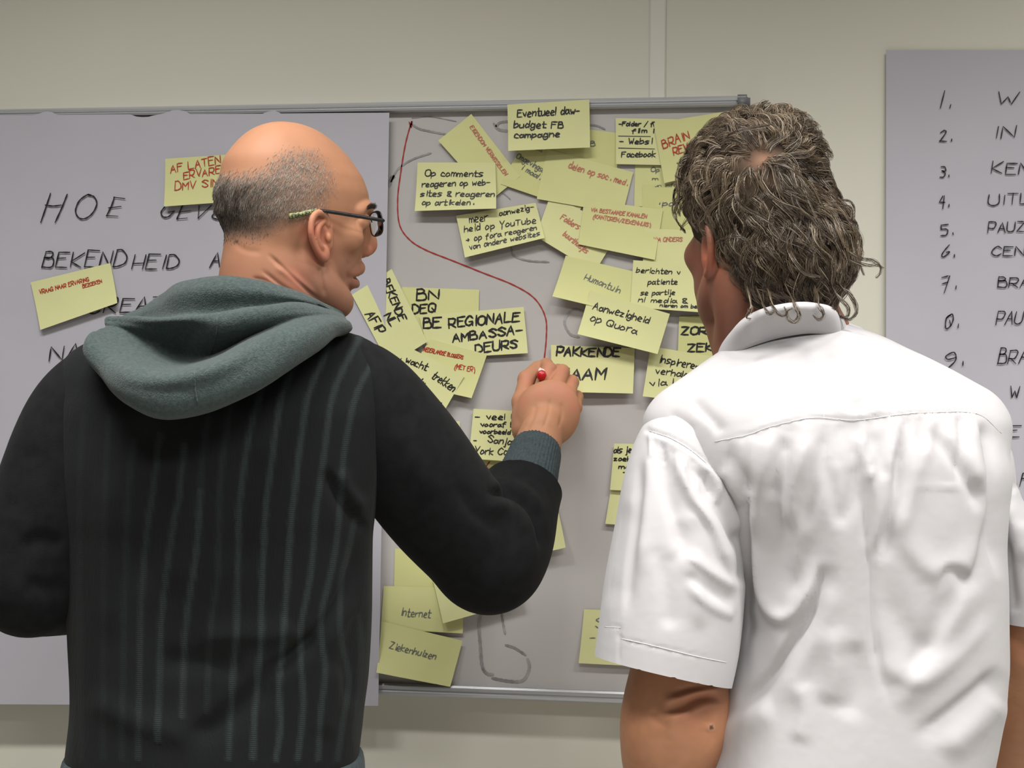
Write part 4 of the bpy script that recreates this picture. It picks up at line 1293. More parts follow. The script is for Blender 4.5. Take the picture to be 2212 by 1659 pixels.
# hood, laid out row by row from the neck outwards
x0c = lambda r: [(420, 715, 2.20)] + r + [(690, 705, 2.19)]
HR = [
 [(300, 715, 2.12), (335, 705, 2.11), (370, 690, 2.09), (405, 665, 2.06), (470, 640, 2.03), (560, 645, 2.02), (635, 662, 2.03), (690, 685, 2.05), (725, 700, 2.09)],
 [(275, 690, 2.105), (318, 668, 2.085), (355, 640, 2.055), (398, 612, 2.02), (470, 600, 1.985), (560, 608, 1.975), (640, 629, 1.99), (698, 656, 2.025), (742, 682, 2.08)],
 [(268, 694, 2.085), (306, 678, 2.06), (346, 655, 2.025), (388, 630, 1.985), (465, 625, 1.955), (556, 628, 1.95), (638, 643, 1.97), (697, 662, 2.015), (744, 684, 2.07)],
 [(262, 698, 2.07), (300, 690, 2.05), (345, 690, 2.01), (400, 682, 1.975), (470, 680, 1.955), (550, 668, 1.95), (634, 654, 1.968), (694, 665, 2.01), (745, 686, 2.065)],
 [(240, 690, 2.04), (275, 684, 2.01), (330, 690, 1.965), (400, 688, 1.925), (470, 682, 1.91), (550, 668, 1.905), (630, 657, 1.935), (697, 668, 1.985), (746, 688, 2.06)],
 [(238, 698, 2.03), (268, 700, 2.005), (328, 708, 1.97), (400, 714, 1.945), (470, 716, 1.908), (550, 696, 1.90), (630, 676, 1.925), (698, 676, 1.975), (747, 690, 2.055)],
 [(238, 708, 2.02), (268, 722, 2.0), (325, 752, 1.985), (388, 778, 1.975), (455, 772, 1.95), (545, 728, 1.92), (628, 694, 1.925), (700, 684, 1.97), (748, 693, 2.05)],
 [(208, 716, 1.975), (232, 762, 1.93), (292, 800, 1.88), (370, 808, 1.858), (460, 788, 1.855), (555, 742, 1.872), (640, 702, 1.905), (707, 688, 1.96), (751, 695, 2.045)],
 [(197, 735, 1.97), (218, 800, 1.915), (282, 840, 1.868), (365, 848, 1.850), (465, 828, 1.850), (565, 778, 1.862), (652, 725, 1.892), (713, 698, 1.95), (755, 698, 2.045)],
 [(200, 745, 1.98), (226, 826, 1.925), (290, 876, 1.875), (368, 892, 1.856), (475, 866, 1.856), (578, 812, 1.868), (664, 752, 1.898), (718, 714, 1.955), (758, 704, 2.05)],
 [(212, 750, 2.02), (242, 832, 1.955), (304, 888, 1.905), (370, 906, 1.885), (475, 880, 1.885), (578, 826, 1.895), (668, 766, 1.925), (722, 726, 1.98), (758, 710, 2.065)],
 [(235, 755, 2.06), (265, 820, 1.99), (320, 865, 1.94), (375, 880, 1.92), (470, 855, 1.92), (565, 805, 1.93), (650, 755, 1.955), (705, 730, 2.01), (745, 720, 2.08)],
]
rows = [[Q(*p) for p in x0c(r)] for r in HR]
V, Fc = sheet(rows, 12, 7)
nn = normals(V, Fc)
V += nn * (vnoise(V, 22, 8) * 0.0025 + vnoise(V, 300, 2) * 0.0004)[:, None]
hood = link('hood', mesh('hood', V, Fc, M_hood, o1), sweater)
md = hood.modifiers.new('thickness', 'SOLIDIFY'); md.thickness = 0.004; md.offset = 0
md = hood.modifiers.new('smooth', 'SUBSURF'); md.levels = 1; md.render_levels = 1
# seams of the hood
Vg = V.reshape(len(HR[0]) and -1, (len(x0c(HR[0])) - 1) * 12 + 1, 3)
for j, (i0, i1) in ((4, (30, 48)), (3.6, (50, 62))):
    c = int((j + 1) * 12)
    ln = Vg[i0:i1, c]
    ln = ln - FWD * 0.0028
    vv, ff = tube(ln, 0.0011, 6)
    link('seam', mesh('seam', vv, ff, M_hood, o1), hood)

trousers(p1, o1, [(1760, 165, 765, 2.07, 0.118), (1850, 165, 765, 2.07, 0.12), (1960, 190, 745, 2.07, 0.12)], HIPS1)
shoes(p1, o1, HIPS1)

# ---- spectacles
go = H(690, 460, -0.083)
gl = root('eyeglasses', go, 'thin black eyeglasses with patterned temple tips worn by the bald man', 'eyeglasses')
for s in (-1, 1):
    if s < 0:
        P = [H(625, 467, -0.0815), H(648, 463, -0.0815), H(680, 456, -0.0815), H(706, 456, -0.0800), H(760, 464, -0.0755), H(805, 471, -0.0725), H(829, 475, -0.070)]
    else:
        P = [H(625, 467, 0.0805), H(648, 463, 0.0805), H(680, 456, 0.0805), H(706, 456, 0.079), H(760, 464, 0.0745), H(805, 471, 0.0715), H(829, 475, 0.069)]
    L = spline(np.array(P), n=6)
    n0 = 14
    v, f_ = tube(L[n0 - 1:], 0.0016, 8); v = v + 0
    # flat temple: stretch vertically
    ctr = np.repeat(L[n0 - 1:], 8, axis=0); v[:, 2] = ctr[:, 2] + (v[:, 2] - ctr[:, 2]) * 1.5
    link('temple', mesh('temple', v, f_, M_black, go), gl)
    v, f_ = tube(L[:n0], 0.0021, 8); ctr = np.repeat(L[:n0], 8, axis=0); v[:, 2] = ctr[:, 2] + (v[:, 2] - ctr[:, 2]) * 1.7
    link('temple_tip', mesh('temple_tip', v, f_, M_tip, go), gl, label='yellow and black patterned temple tip')
    # rim: rounded rectangle in the lens plane
    cen = (H(813, 482, s * 0.037))
    A = hl * s; B = UPV
    an = np.linspace(0, 2 * math.pi, 40, endpoint=False)
    rx, rz, pw = 0.0265, 0.0155, 3.2
    cs, sn = np.cos(an), np.sin(an)
    rr = (np.abs(cs) ** pw + np.abs(sn) ** pw) ** (-1 / pw)
    # the lens wraps a little backwards to the outside
    ring = cen + np.outer(cs * rr * rx, A) + np.outer(sn * rr * rz, B) + np.outer(cs * rr * 0.001, fh) + np.outer(-sn * 0.002, fh)
    v, f_ = tube(np.concatenate([ring, ring[:1]]), 0.0009, 6, cap=False)
    link('rim', mesh('rim', v, f_, M_black, go), gl)
    lv = np.concatenate([ring - fh * 0.0004, [cen], ring + fh * 0.0004, [cen + fh * 0.0008]]); k = 40
    lf = [[i, (i + 1) % k, k] for i in range(k)] + [[k + 1 + (i + 1) % k, k + 1 + i, 2 * k + 1] for i in range(k)] + [[i, k + 1 + i, k + 1 + (i + 1) % k, (i + 1) % k] for i in range(k)]
    link('lens', mesh('lens', lv, lf, M_lens, go), gl)
    v, f_ = tube(np.array([H(829, 475, s * 0.071), H(829, 475, s * 0.0665), H(826, 475, s * 0.062)]), 0.0016, 8)
    link('hinge', mesh('hinge', v, f_, M_black, go), gl)
v, f_ = tube(spline(np.array([H(806, 478, -0.011), H(804, 473, 0), H(806, 478, 0.011)]), n=6), 0.001, 8)
link('bridge', mesh('bridge', v, f_, M_black, go), gl)

# ---- the pen in his hand
t0, t1 = Q(1174, 791, 2.4665), Q(1169.5, 812, 2.352)
ax = (t1 - t0) / np.linalg.norm(t1 - t0); Lp = np.linalg.norm(t1 - t0)
pen = root('marker_pen', t0, 'white marker pen with a red end cap held in the bald man\'s fingers', 'pen')


def lathe(prof, seg=16):
    P = np.array([t0 + ax * (a * Lp) for a, r in prof]); R = np.array([r for a, r in prof])
    return tube(P, R, seg)


v, f_ = lathe([(0.0, 0.0009), (0.03, 0.0014), (0.10, 0.0030), (0.101, 0.0045), (0.22, 0.0062), (0.24, 0.0066), (0.84, 0.0066), (0.845, 0.0060)])
link('barrel', mesh('barrel', v, f_, M_penw, t0), pen)
v, f_ = lathe([(0.845, 0.0071), (0.86, 0.0074), (0.985, 0.0072), (1.0, 0.0064)], 8)
link('end_cap', mesh('end_cap', v, f_, M_penr, t0), pen, label='red octagonal end cap')

# =================================================================== the man with wavy hair in the white shirt
HD2 = 1.985
S2 = F / HD2
B_ = math.radians(30)
f2 = -math.sin(B_) * SIDE + math.cos(B_) * FWD
l2 = -math.cos(B_) * SIDE - math.sin(B_) * FWD
Hc2 = Q(1640, 470, HD2)
R2 = [f2, l2, UPV]
T2 = lambda a, b, c: Hc2 + f2 * a + l2 * b + UPV * c       # metres forward, to his left, up

TORSO2 = [(712, 1660, 1850, 1.99, 0.03), (735, 1612, 1912, 1.985, 0.055), (770, 1556, 1985, 1.965, 0.085), (810, 1508, 2050, 1.95, 0.105), (860, 1452, 2108, 1.935, 0.122), (920, 1426, 2148, 1.93, 0.132),
          (1000, 1450, 2172, 1.925, 0.138), (1090, 1520, 2168, 1.925, 0.138), (1180, 1565, 2162, 1.925, 0.137), (1300, 1592, 2165, 1.925, 0.136), (1400, 1588, 2166, 1.925, 0.136), (1500, 1566, 2160, 1.925, 0.138),
          (1600, 1545, 2142, 1.925, 0.142), (1659, 1530, 2130, 1.925, 0.144), (1760, 1512, 2118, 1.925, 0.148), (1860, 1505, 2110, 1.925, 0.148)]
HIPS2 = [Q(1690, 1880, 1.93), Q(1950, 1880, 1.93)]
o2 = np.array([*(Q(1820, 1750, 1.93)[:2]), 0.0])
p2 = root('person', o2, 'man with wavy grey-brown hair in a white short-sleeved shirt, seen from behind', 'person')


def body2(f):
    f.ell(T2(0.0, 0, 0.004), (0.090, 0.072, 0.096), R2)
    f.ell(T2(0.030, 0, -0.055), (0.064, 0.060, 0.068), R2, 0.02)
    f.ell(T2(0.052, 0, -0.094), (0.038, 0.044, 0.030), R2, 0.03)
    f.ell(T2(0.074, 0, -0.108), (0.014, 0.019, 0.014), R2, 0.012)
    f.chain([T2(0.048, 0.0, -0.112), T2(0.026, -0.004, -0.140), T2(0.010, -0.01, -0.180)], [0.024, 0.030, 0.034], 0.03)
    f.chain([T2(0.094, 0, -0.002), T2(0.101, 0, -0.022), T2(0.110, 0, -0.040)], [0.007, 0.008, 0.010], 0.010)
    for s in (-1, 1):
        f.ell(T2(0.092, s * 0.031, -0.008), (0.013, 0.016, 0.011), R2, 0.012, 'sub')
        f.ell(T2(0.078, s * 0.031, -0.008), (0.0125, 0.0125, 0.0125), R2, 0.002)
        f.cone(T2(0.086, s * 0.012, 0.010), T2(0.078, s * 0.044, 0.010), 0.007, 0.006, 0.012)
        f.ell(T2(0.070, s * 0.040, -0.045), (0.020, 0.018, 0.018), R2, 0.018)
        f.ell(T2(0.098, s * 0.011, -0.044), (0.009, 0.007, 0.007), R2, 0.004)
        f.chain([T2(-0.002, s * 0.058, -0.072), T2(0.026, s * 0.046, -0.100), T2(0.058, s * 0.020, -0.114)], [0.012, 0.011, 0.011], 0.02)
        f.chain([T2(-0.02, s * 0.056, -0.05), T2(-0.012, s * 0.048, -0.11), T2(0.02, s * 0.02, -0.17)], [0.014, 0.014, 0.013], 0.02)
        # ears
        e = lambda a, b, c: T2(a * 0.9, s * (b - 0.004), c * 0.9 - 0.020)
        f.ell(e(-0.006, 0.084, -0.028), (0.016, 0.006, 0.030), R2, 0.004)
        f.chain([e(0.008, 0.080, -0.012), e(0.004, 0.087, 0.004), e(-0.010, 0.092, 0.006), e(-0.021, 0.094, -0.010), e(-0.020, 0.092, -0.034), e(-0.008, 0.086, -0.056), e(0.003, 0.081, -0.060)], [0.003, 0.0035, 0.004, 0.004, 0.004, 0.0045, 0.005], 0.002)
        f.ell(e(-0.002, 0.093, -0.026), (0.008, 0.008, 0.014), R2, 0.003, 'sub')
    f.chain([T2(0.080, -0.022, -0.068), T2(0.094, 0, -0.066), T2(0.080, 0.022, -0.068)], [0.005, 0.007, 0.005], 0.007)
    f.chain([T2(0.078, -0.02, -0.082), T2(0.091, 0, -0.082), T2(0.078, 0.02, -0.082)], [0.005, 0.0065, 0.005], 0.007)
    f.chain([T2(-0.012, 0, -0.06), Q(1672, 650, 2.0), Q(1700, 740, 1.985), Q(1740, 830, 1.96)], [0.056, 0.060, 0.064, 0.075], 0.02)
    rows_loft(f, TORSO2, 0.03, inset=0.022)
    pchain(f, ARM2L, 0.015); pchain(f, ARM2R, 0.015)
    # hands, held in front of the body
    for hx, s in ((1500, 1), (2090, -1)):
        w0 = Q(hx, 1800, 2.235)
        f.ell(w0 + SIDE * s * 0.02, (0.045, 0.022, 0.042), [SIDE, FWD, UPV], 0.015)
        for j in range(4):
            a = w0 + SIDE * s * 0.050 + UPV * (0.028 - j * 0.019)
            f.chainhard([a, a + SIDE * s * 0.035 + FWD * 0.004, a + SIDE * s * 0.055 - FWD * 0.012, a + SIDE * s * 0.052 - FWD * 0.028], [0.0095, 0.0088, 0.008, 0.007], 0.004)
        a = w0 + UPV * 0.035
        f.chainhard([a, a + SIDE * s * 0.03 + UPV * 0.018, a + SIDE * s * 0.055 + UPV * 0.012], [0.0125, 0.011, 0.009], 0.006)
    legs(f, HIPS2[0], HIPS2[1], 0, 0, 0, 0.014)


ARM2L = [(1478, 985, 1.93, 78), (1480, 1200, 1.915, 84), (1468, 1430, 1.905, 90), (1460, 1525, 1.905, 99), (1455, 1585, 1.915, 101), (1450, 1660, 1.97, 92), (1462, 1740, 2.09, 74), (1490, 1800, 2.22, 48)]
ARM2R = [(2095, 1005, 1.955, 50), (2140, 1130, 1.955, 56), (2205, 1300, 1.955, 72), (2230, 1385, 1.96, 84), (2220, 1470, 2.06, 76), (2150, 1690, 2.18, 54), (2110, 1790, 2.23, 44)]

parts = []
for fld in (field_px(1440, 1880, 248, 790, HD2 - 0.13, HD2 + 0.14, 0.0024), field_px(1320, 1590, 1395, 1700, 1.80, 2.05, 0.0024), field_px(2130, 2340, 1300, 1600, 1.82, 2.14, 0.004)):
    body2(fld); parts.append(fld.mesh())
n2h = len(parts[0][0])
lo, hi = bounds([Q(1380, 800, 1.8), Q(2300, 800, 2.3), Q(1380, 1900, 1.8), Q(2300, 1900, 2.3), np.array([*o2[:2], 0.02])], 0.03)
lo[2] = 0.03; hi[2] = Q(1640, 784, HD2)[2]
fld = Field(lo, hi, 0.008); body2(fld)
V, Fc = fld.mesh()
px, py, dd = proj(V)
bad = ((px < 1584) & (py > 1402) & (py < 1692) & (dd < 2.04)) | ((px > 2136) & (py > 1308) & (py < 1590) & (dd < 2.13))
Fc = Fc[(~bad)[Fc].all(1)]
parts.append((V, Fc)); V, Fc = join(parts)
V, Nn = folds(V, Fc, [([(1432, 1540), (1470, 1530), (1510, 1510), (1560, 1506)], 8, -4, 0.3), ([(1430, 1518), (1470, 1505), (1520, 1490), (1560, 1492)], 9, 4, 0), ([(1425, 1555), (1470, 1548), (1520, 1524), (1564, 1522)], 9, 3, 0), ([(1450, 1500), (1490, 1488), (1540, 1484)], 6, -2.4, 0),
                      ([(1408, 1530), (1420, 1560), (1450, 1575)], 9, -1.8, 0), ([(1530, 1560), (1530, 1580)], 14, 1.5, 0), ([(1440, 1600), (1460, 1560), (1500, 1545)], 20, 2.0, 0)])
px, py, dd = proj(V)
sk = np.tile(np.array([0.50, 0.235, 0.125]), (len(V), 1)) * (1 + 0.07 * vnoise(V, 60, 21) + 0.05 * vnoise(V, 160, 22))[:, None]
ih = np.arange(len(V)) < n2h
sk[ih] = blend(sk[ih], np.full(n2h, 0.9), (0.19, 0.072, 0.046))  # head darker than the arms: its red-brown shadow is put into the skin colour
w = blob(1530, 565, 28, px, py) * ih
sk = blend(sk, w * 0.7, (0.36, 0.10, 0.055))
w = blob(1500, 1520, 60, px, py); sk = blend(sk, w * 0.35, (0.40, 0.14, 0.09))
w = (np.hypot(px - 1537, py - 1572) < 4.5) * (~ih); sk = blend(sk, w * 0.75, (0.03, 0.015, 0.01))
w = np.exp(-((np.hypot(px - 1537, py - 1572) - 6.5) / 1.6) ** 2) * (~ih); sk = blend(sk, w * 0.35, (0.55, 0.40, 0.28))
link('body', mesh('body', V, Fc, M_skin2, o2, np.clip(sk, 0, 1)), p2)

# ---- shirt
def calm(lst, g):
    """wide folds a little softer, short ones much shallower"""
    out = []
    for p_, w_, a_, k_ in lst:
        q_ = np.array(p_, float); L_ = np.hypot(*np.diff(q_, axis=0).T).sum()
        if w_ > 6: w_, a_ = w_ * 1.2, a_ * g * min(1.0, 0.35 + L_ / 260)
        out.append((p_, w_, a_, k_))
    return out


fld = field_px(1400, 2200, 705, 1880, 1.74, 2.12, 0.0045, 0.01)
rows_loft(fld, TORSO2, 0.0, p=2.35)
fld.cone(Q(1478, 922, 1.93), Q(1700, 790, 1.955), pxr(1.93, 68), pxr(1.955, 66), 0.05)
fld.cone(Q(1700, 790, 1.955), Q(2100, 915, 1.94), pxr(1.955, 66), pxr(1.94, 66), 0.05)
fld.ell(Q(1762, 772, 1.935), (0.088, 0.074, 0.038), [SIDE, FWD, UPV], 0.035)
V, Fc = fld.mesh(); V = relax(V, Fc, 2)
k = lambda *a: [(1300 + x / 1.645, 650 + y / 1.645) for x, y in a]
YOKE = k((400, 500), (520, 475), (600, 447), (750, 415), (900, 424), (1050, 405), (1150, 397), (1330, 400), (1420, 470))
SF = [
 (k((840, 305), (880, 368), (920, 372), (960, 335), (990, 268)), 13, -9, 0.4), (k((800, 300), (850, 380), (900, 405), (960, 385), (1000, 330)), 16, 5, 0),
 (k((310, 345), (350, 390), (400, 440), (420, 480)), 12, -6, 0.5), (k((230, 400), (280, 430), (330, 480)), 10, -4, 0.3), (k((1160, 230), (1230, 300), (1300, 400)), 9, -4, 0.4),
 (k((590, 465), (570, 560), (545, 700), (550, 850)), 16, 7, 0.2), (k((650, 470), (625, 600), (600, 720)), 14, -7, 0.3),
 (k((510, 560), (525, 700), (520, 900), (510, 1100), (490, 1350)), 12, -7, 0.3),
 (k((735, 465), (690, 580), (665, 700), (660, 830)), 15, 7, 0.3), (k((800, 440), (770, 560), (740, 700), (700, 830)), 16, -6, 0.2),
  
 (k((780, 925), (775, 990), (740, 1100), (690, 1190), (620, 1290), (520, 1400), (420, 1530)), 17, -10, 0.6), (k((800, 960), (790, 1100), (740, 1220), (690, 1330), (640, 1450)), 22, 6, 0),

 (k((905, 600), (935, 800), (950, 950), (955, 1100), (970, 1240), (1030, 1480)), 8, -6, 0.4), (k((930, 600), (965, 650), (985, 780), (965, 950)), 15, 6, 0.2), (k((900, 470), (930, 560), (960, 640)), 12, 6, 0.3), (k((960, 460), (985, 560), (1010, 640)), 12, -5, 0),
 (k((1090, 460), (1060, 560), (1050, 640), (1040, 720), (1000, 850), (975, 940)), 16, -10, 0.5), (k((1120, 470), (1110, 600), (1080, 720), (1040, 850)), 18, 6, 0),
 (k((1150, 440), (1230, 540), (1300, 650), (1340, 760)), 14, -6, 0.4), (k((1200, 440), (1290, 560), (1340, 660)), 16, 6, 0.2),
 (k((1100, 658), (1180, 656), (1300, 668)), 4, 1.6, 0),
 (k((1345, 420), (1365, 500), (1385, 650), (1390, 850), (1410, 1000)), 11, -9, 0.5), (k((1310, 420), (1330, 560), (1350, 700)), 14, 5, 0),
 (k((1395, 690), (1360, 850), (1320, 985), (1260, 960), (1220, 970), (1200, 1050)), 15, -7, 0.5), (k((1330, 990), (1230, 1180), (1130, 1330), (1050, 1470)), 26, 6, 0.4), (k((1240, 1000), (1180, 1200), (1090, 1330)), 20, -5, 0),

 (k((1430, 1300), (1330, 1390), (1240, 1460), (1100, 1560)), 22, -8, 0.5), (k((1420, 1400), (1330, 1500), (1200, 1620)), 26, 7, 0), (k((500, 1100), (560, 1220), (560, 1350), (480, 1450)), 28, -6, 0.2),
 (k((800, 1150), (830, 1300), (800, 1450)), 26, 5, 0), (k((880, 1200), (900, 1350), (860, 1500)), 24, -5, 0), (k((700, 1350), (720, 1460), (690, 1580)), 20, 5, 0.2), (k((380, 1560), (500, 1500), (620, 1440)), 26, 6, 0),
 (k((415, 590), (460, 660), (510, 730)), 11, 7, 0.4), (k((430, 520), (500, 620), (545, 690)), 12, -4, 0),
 (k((545, 560), (538, 750), (545, 930), (580, 1080), (630, 1130), (690, 1105), (745, 1010), (785, 900)), 15, 8, 0.35), (k((620, 600), (625, 800), (650, 950), (690, 1000), (740, 900), (780, 700)), 22, -6, 0),
 (k((790, 480), (808, 620), (845, 770), (885, 700), (905, 560), (900, 470)), 12, -4, 0), (k((820, 560), (835, 760), (850, 1000), (830, 1250), (800, 1450)), 26, 4, 0),
 (k((1010, 480), (1030, 700), (1080, 860), (1180, 960), (1290, 930), (1360, 800)), 24, 5, 0.2), (k((1000, 900), (1040, 1100), (1120, 1220), (1220, 1230), (1330, 1130), (1400, 980)), 26, -5, 0), (k((980, 1250), (1060, 1330), (1160, 1340), (1300, 1220), (1400, 1090)), 24, 5, 0.3),
 (YOKE, 3.0, -1.4, 0), ([(x, y - 7) for x, y in YOKE], 8, 1.6, 0)]
for i in range(16):                                    # gathers under the yoke
    t = i / 15
    c = spline(np.array(YOKE, float), n=6); c = c[int(3 + t * (len(c) - 12))]
    SF.append(([(c[0], c[1] + 3), (c[0] + rnd.uniform(-10, 4), c[1] + 50), (c[0] + rnd.uniform(-30, 0), c[1] + rnd.uniform(100, 190))], rnd.uniform(6.5, 11), rnd.choice((-1, 1)) * rnd.uniform(1.8, 3.4), 0.2))
V, Nn = folds(V, Fc, calm(SF, 0.85))
V += Nn * (vnoise(V * [1, 1, 0.3], 14, 14) * 0.0018)[:, None]
me = mesh('shirt', V, Fc, M_shirt, o2)
zc = Q(1800, 1850, 1.9)
cut_plane(me, zc, (0, 0, -1), o2)
shirt = link('shirt', me, p2)
V0, N0, F0 = V, Nn, Fc


def on_cloth(pts, Vc, Nc, lift=0.0006, per=10):
    """lay a px polyline on the camera-facing side of a cloth mesh"""
    L = spline(np.array(pts, float), n=per)
    x, y, d = proj(Vc); front = (Nc @ FWD) < 0.15
    out = []
    for a, b in L:
        m = np.where(front & (np.abs(x - a) < 14) & (np.abs(y - b) < 14))[0]
        if len(m) == 0: continue
        w_ = 1 / (4 + (x[m] - a) ** 2 + (y[m] - b) ** 2) ** 2
        out.append(Q(a, b, (d[m] * w_).sum() / w_.sum() - lift))
    return np.array(out)


P = on_cloth(YOKE, V, Nn)
v, f_ = tube(P, 0.0003, 5)
link('yoke_seam', mesh('yoke_seam', v, f_, M_thread, o2), shirt)

# left sleeve: slices, then opened along the hem
SL = [(862, 1455, 1580, 1.925, 0.03), (892, 1418, 1600, 1.92, 0.055), (928, 1386, 1608, 1.915, 0.068), (1020, 1352, 1606, 1.905, 0.076), (1130, 1331, 1606, 1.895, 0.082), (1280, 1304, 1608, 1.885, 0.086),
      (1400, 1288, 1596, 1.882, 0.088), (1520, 1270, 1570, 1.882, 0.090)]
fld = field_px(1240, 1640, 860, 1530, 1.76, 2.02, 0.0036, 0.01)
rows_loft(fld, SL, 0.0, p=2.2)
V, Fc = fld.mesh(); V = relax(V, Fc, 2)
AH = k((150, 450), (170, 462), (250, 490), (330, 540), (410, 612), (450, 680), (500, 760))
LF = [(k((245, 500), (270, 600), (320, 700), (390, 800), (430, 900), (470, 980)), 14, 10, 0.5), (k((300, 560), (370, 660), (440, 790), (490, 900)), 14, -7, 0.3), (k((205, 500), (225, 650), (260, 780), (300, 930)), 17, -8, 0.3),
      (k((175, 490), (165, 650), (150, 800), (130, 1000)), 15, 7, 0.3), (k((140, 560), (120, 750), (95, 950), (85, 1140)), 12, -7, 0.5), (k((95, 700), (60, 900), (30, 1100)), 22, -4, 0),
      (k((330, 560), (400, 640), (450, 740), (495, 850)), 12, 7, 0.3),
      (k((300, 900), (350, 940), (420, 990), (495, 1030)), 12, 6, 0.4), (k((300, 1000), (360, 1070), (430, 1110), (480, 1120)), 12, 5, 0.4), (k((290, 960), (350, 1010), (420, 1050), (490, 1075)), 12, -5, 0.2), (k((290, 880), (330, 1000), (350, 1180)), 16, 5, 0), (k((210, 900), (230, 1050), (240, 1180)), 18, -5, 0.2),
      (k((250, 760), (300, 780), (350, 760)), 16, 4, 0), (k((160, 880), (240, 920), (320, 900)), 14, -3, 0), (k((480, 800), (500, 900), (500, 1020)), 10, -7, 0),
      (k((-10, 1158), (65, 1163), (68, 1200), (250, 1242), (450, 1285)), 3, -1.0, 0), (k((65, 1170), (62, 1225), (60, 1290)), 3, -1.2, 0), (AH, 5, -3.5, 0), ([(x + 5, y + 9) for x, y in AH], 8, 3.0, 0)]
for i in range(7):
    t = i / 6; c = np.array(AH[1]) * (1 - t) + np.array(AH[4]) * t
    LF.append(([(c[0], c[1] + 6), (c[0] + 2, c[1] + 35), (c[0] + rnd.uniform(-4, 10), c[1] + rnd.uniform(55, 90))], 5, rnd.choice((-1, 1)) * 2.6, 0.2))
V, Nn = folds(V, Fc, calm(LF, 0.75))
V += Nn * (vnoise(V * [1, 1, 0.3], 16, 24) * 0.0014)[:, None]
me = mesh('sleeve', V, Fc, M_shirt, o2)
a, b = Q(1285, 1426, 1.88), Q(1570, 1491, 1.88)
dvec = (b - a) / np.linalg.norm(b - a)
back = FWD * 0.96 + UPV * -0.10
nrm_ = np.cross(dvec, back); nrm_ /= np.linalg.norm(nrm_)
if nrm_[2] > 0: nrm_ = -nrm_
cut_plane(me, Q(1425, 1458, 1.79), nrm_, o2)
sl = link('sleeve', me, shirt)
md = sl.modifiers.new('thickness', 'SOLIDIFY'); md.thickness = 0.0015; sl.modifiers.new('edge', 'EDGE_SPLIT').split_angle = math.radians(60)
for pts in (AH[1:5], k((10, 1158), (66, 1161)), k((68, 1200), (160, 1220), (250, 1242), (350, 1266), (450, 1286))):
    P = on_cloth(pts, V, Nn, 0.0005)
    if len(P) > 2:
        v, f_ = tube(P, 0.0004, 5)
        link('hem_stitching', mesh('hem_stitching', v, f_, M_thread, o2), sl)

# right sleeve
fld = field_px(2030, 2360, 900, 1480, 1.8, 2.1, 0.004, 0.01)
rows_loft(fld, [(905, 2085, 2130, 1.95, 0.03), (940, 2070, 2160, 1.95, 0.055), (1000, 2050, 2180, 1.955, 0.070), (1060, 2060, 2190, 1.955, 0.076), (1110, 2080, 2218, 1.955, 0.08), (1200, 2110, 2262, 1.955, 0.085), (1400, 2140, 2330, 1.955, 0.09), (1480, 2150, 2345, 1.955, 0.09)], 0.0, p=2.2)
V, Fc = fld.mesh(); V = relax(V, Fc, 2)
V, Nn = folds(V, Fc, [([(2150, 1010), (2178, 1045), (2190, 1065)], 12, -8, 0.4), ([(2165, 1080), (2190, 1140), (2200, 1220)], 16, 6, 0.4), ([(2172, 1150), (2180, 1250), (2190, 1330)], 14, -6, 0.3), ([(2205, 1120), (2225, 1220)], 14, 4, 0),
                      ([(2150, 1312), (2200, 1312), (2290, 1310)], 3, -1, 0)])
V += Nn * (vnoise(V, 18, 34) * 0.002)[:, None]
me = mesh('sleeve', V, Fc, M_shirt, o2)
cut_plane(me, Q(2190, 1357, 1.87), (0, 0, -1), o2)
sr = link('sleeve', me, shirt)
md = sr.modifiers.new('thickness', 'SOLIDIFY'); md.thickness = 0.0015; sr.modifiers.new('edge', 'EDGE_SPLIT').split_angle = math.radians(60)

# collar: stand and fold-over leaf
CR = [
 [(1600, 800, 2.10), (1580, 768, 2.00), (1606, 722, 1.945), (1652, 692, 1.915), (1715, 680, 1.895), (1775, 684, 1.905), (1806, 700, 1.965), (1812, 735, 2.04), (1790, 790, 2.10)],
 [(1578, 790, 2.08), (1560, 752, 1.985), (1594, 700, 1.915), (1648, 666, 1.878), (1715, 654, 1.860), (1782, 660, 1.875), (1816, 684, 1.945), (1824, 722, 2.045), (1800, 780, 2.12)],
 [(1572, 795, 2.08), (1552, 760, 1.975), (1586, 716, 1.900), (1648, 682, 1.862), (1722, 668, 1.846), (1795, 674, 1.866), (1828, 700, 1.940), (1834, 735, 2.045), (1806, 790, 2.12)],
 [(1560, 815, 2.08), (1544, 794, 1.970), (1590, 762, 1.912), (1665, 735, 1.886), (1745, 722, 1.876), (1812, 725, 1.894), (1846, 742, 1.955), (1848, 765, 2.045), (1814, 815, 2.12)],
]
V, Fc = sheet([[Q(*p) for p in r] for r in CR], 10, 7)
V += normals(V, Fc) * (vnoise(V, 30, 44) * 0.0012)[:, None]
co_ = link('collar', mesh('collar', V, Fc, M_shirt, o2), shirt)
md = co_.modifiers.new('thickness', 'SOLIDIFY'); md.thickness = 0.0022

trousers(p2, o2, [(1800, 1545, 2085, 1.93, 0.118), (1900, 1550, 2085, 1.93, 0.12), (2020, 1580, 2060, 1.93, 0.12)], HIPS2)
shoes(p2, o2, HIPS2)

# ---- wavy hair
M_under = attr_mat('hair_underlayer', 0.95, 0.1)
SHELL = [(Q(1626, 428, 1.985), np.array([.0930, .100, .1020])), (Q(1700, 545, 1.955), np.array([.0830, .080, .0800])), (Q(1660, 330, 1.99), np.array([.060, .075, .050]))]


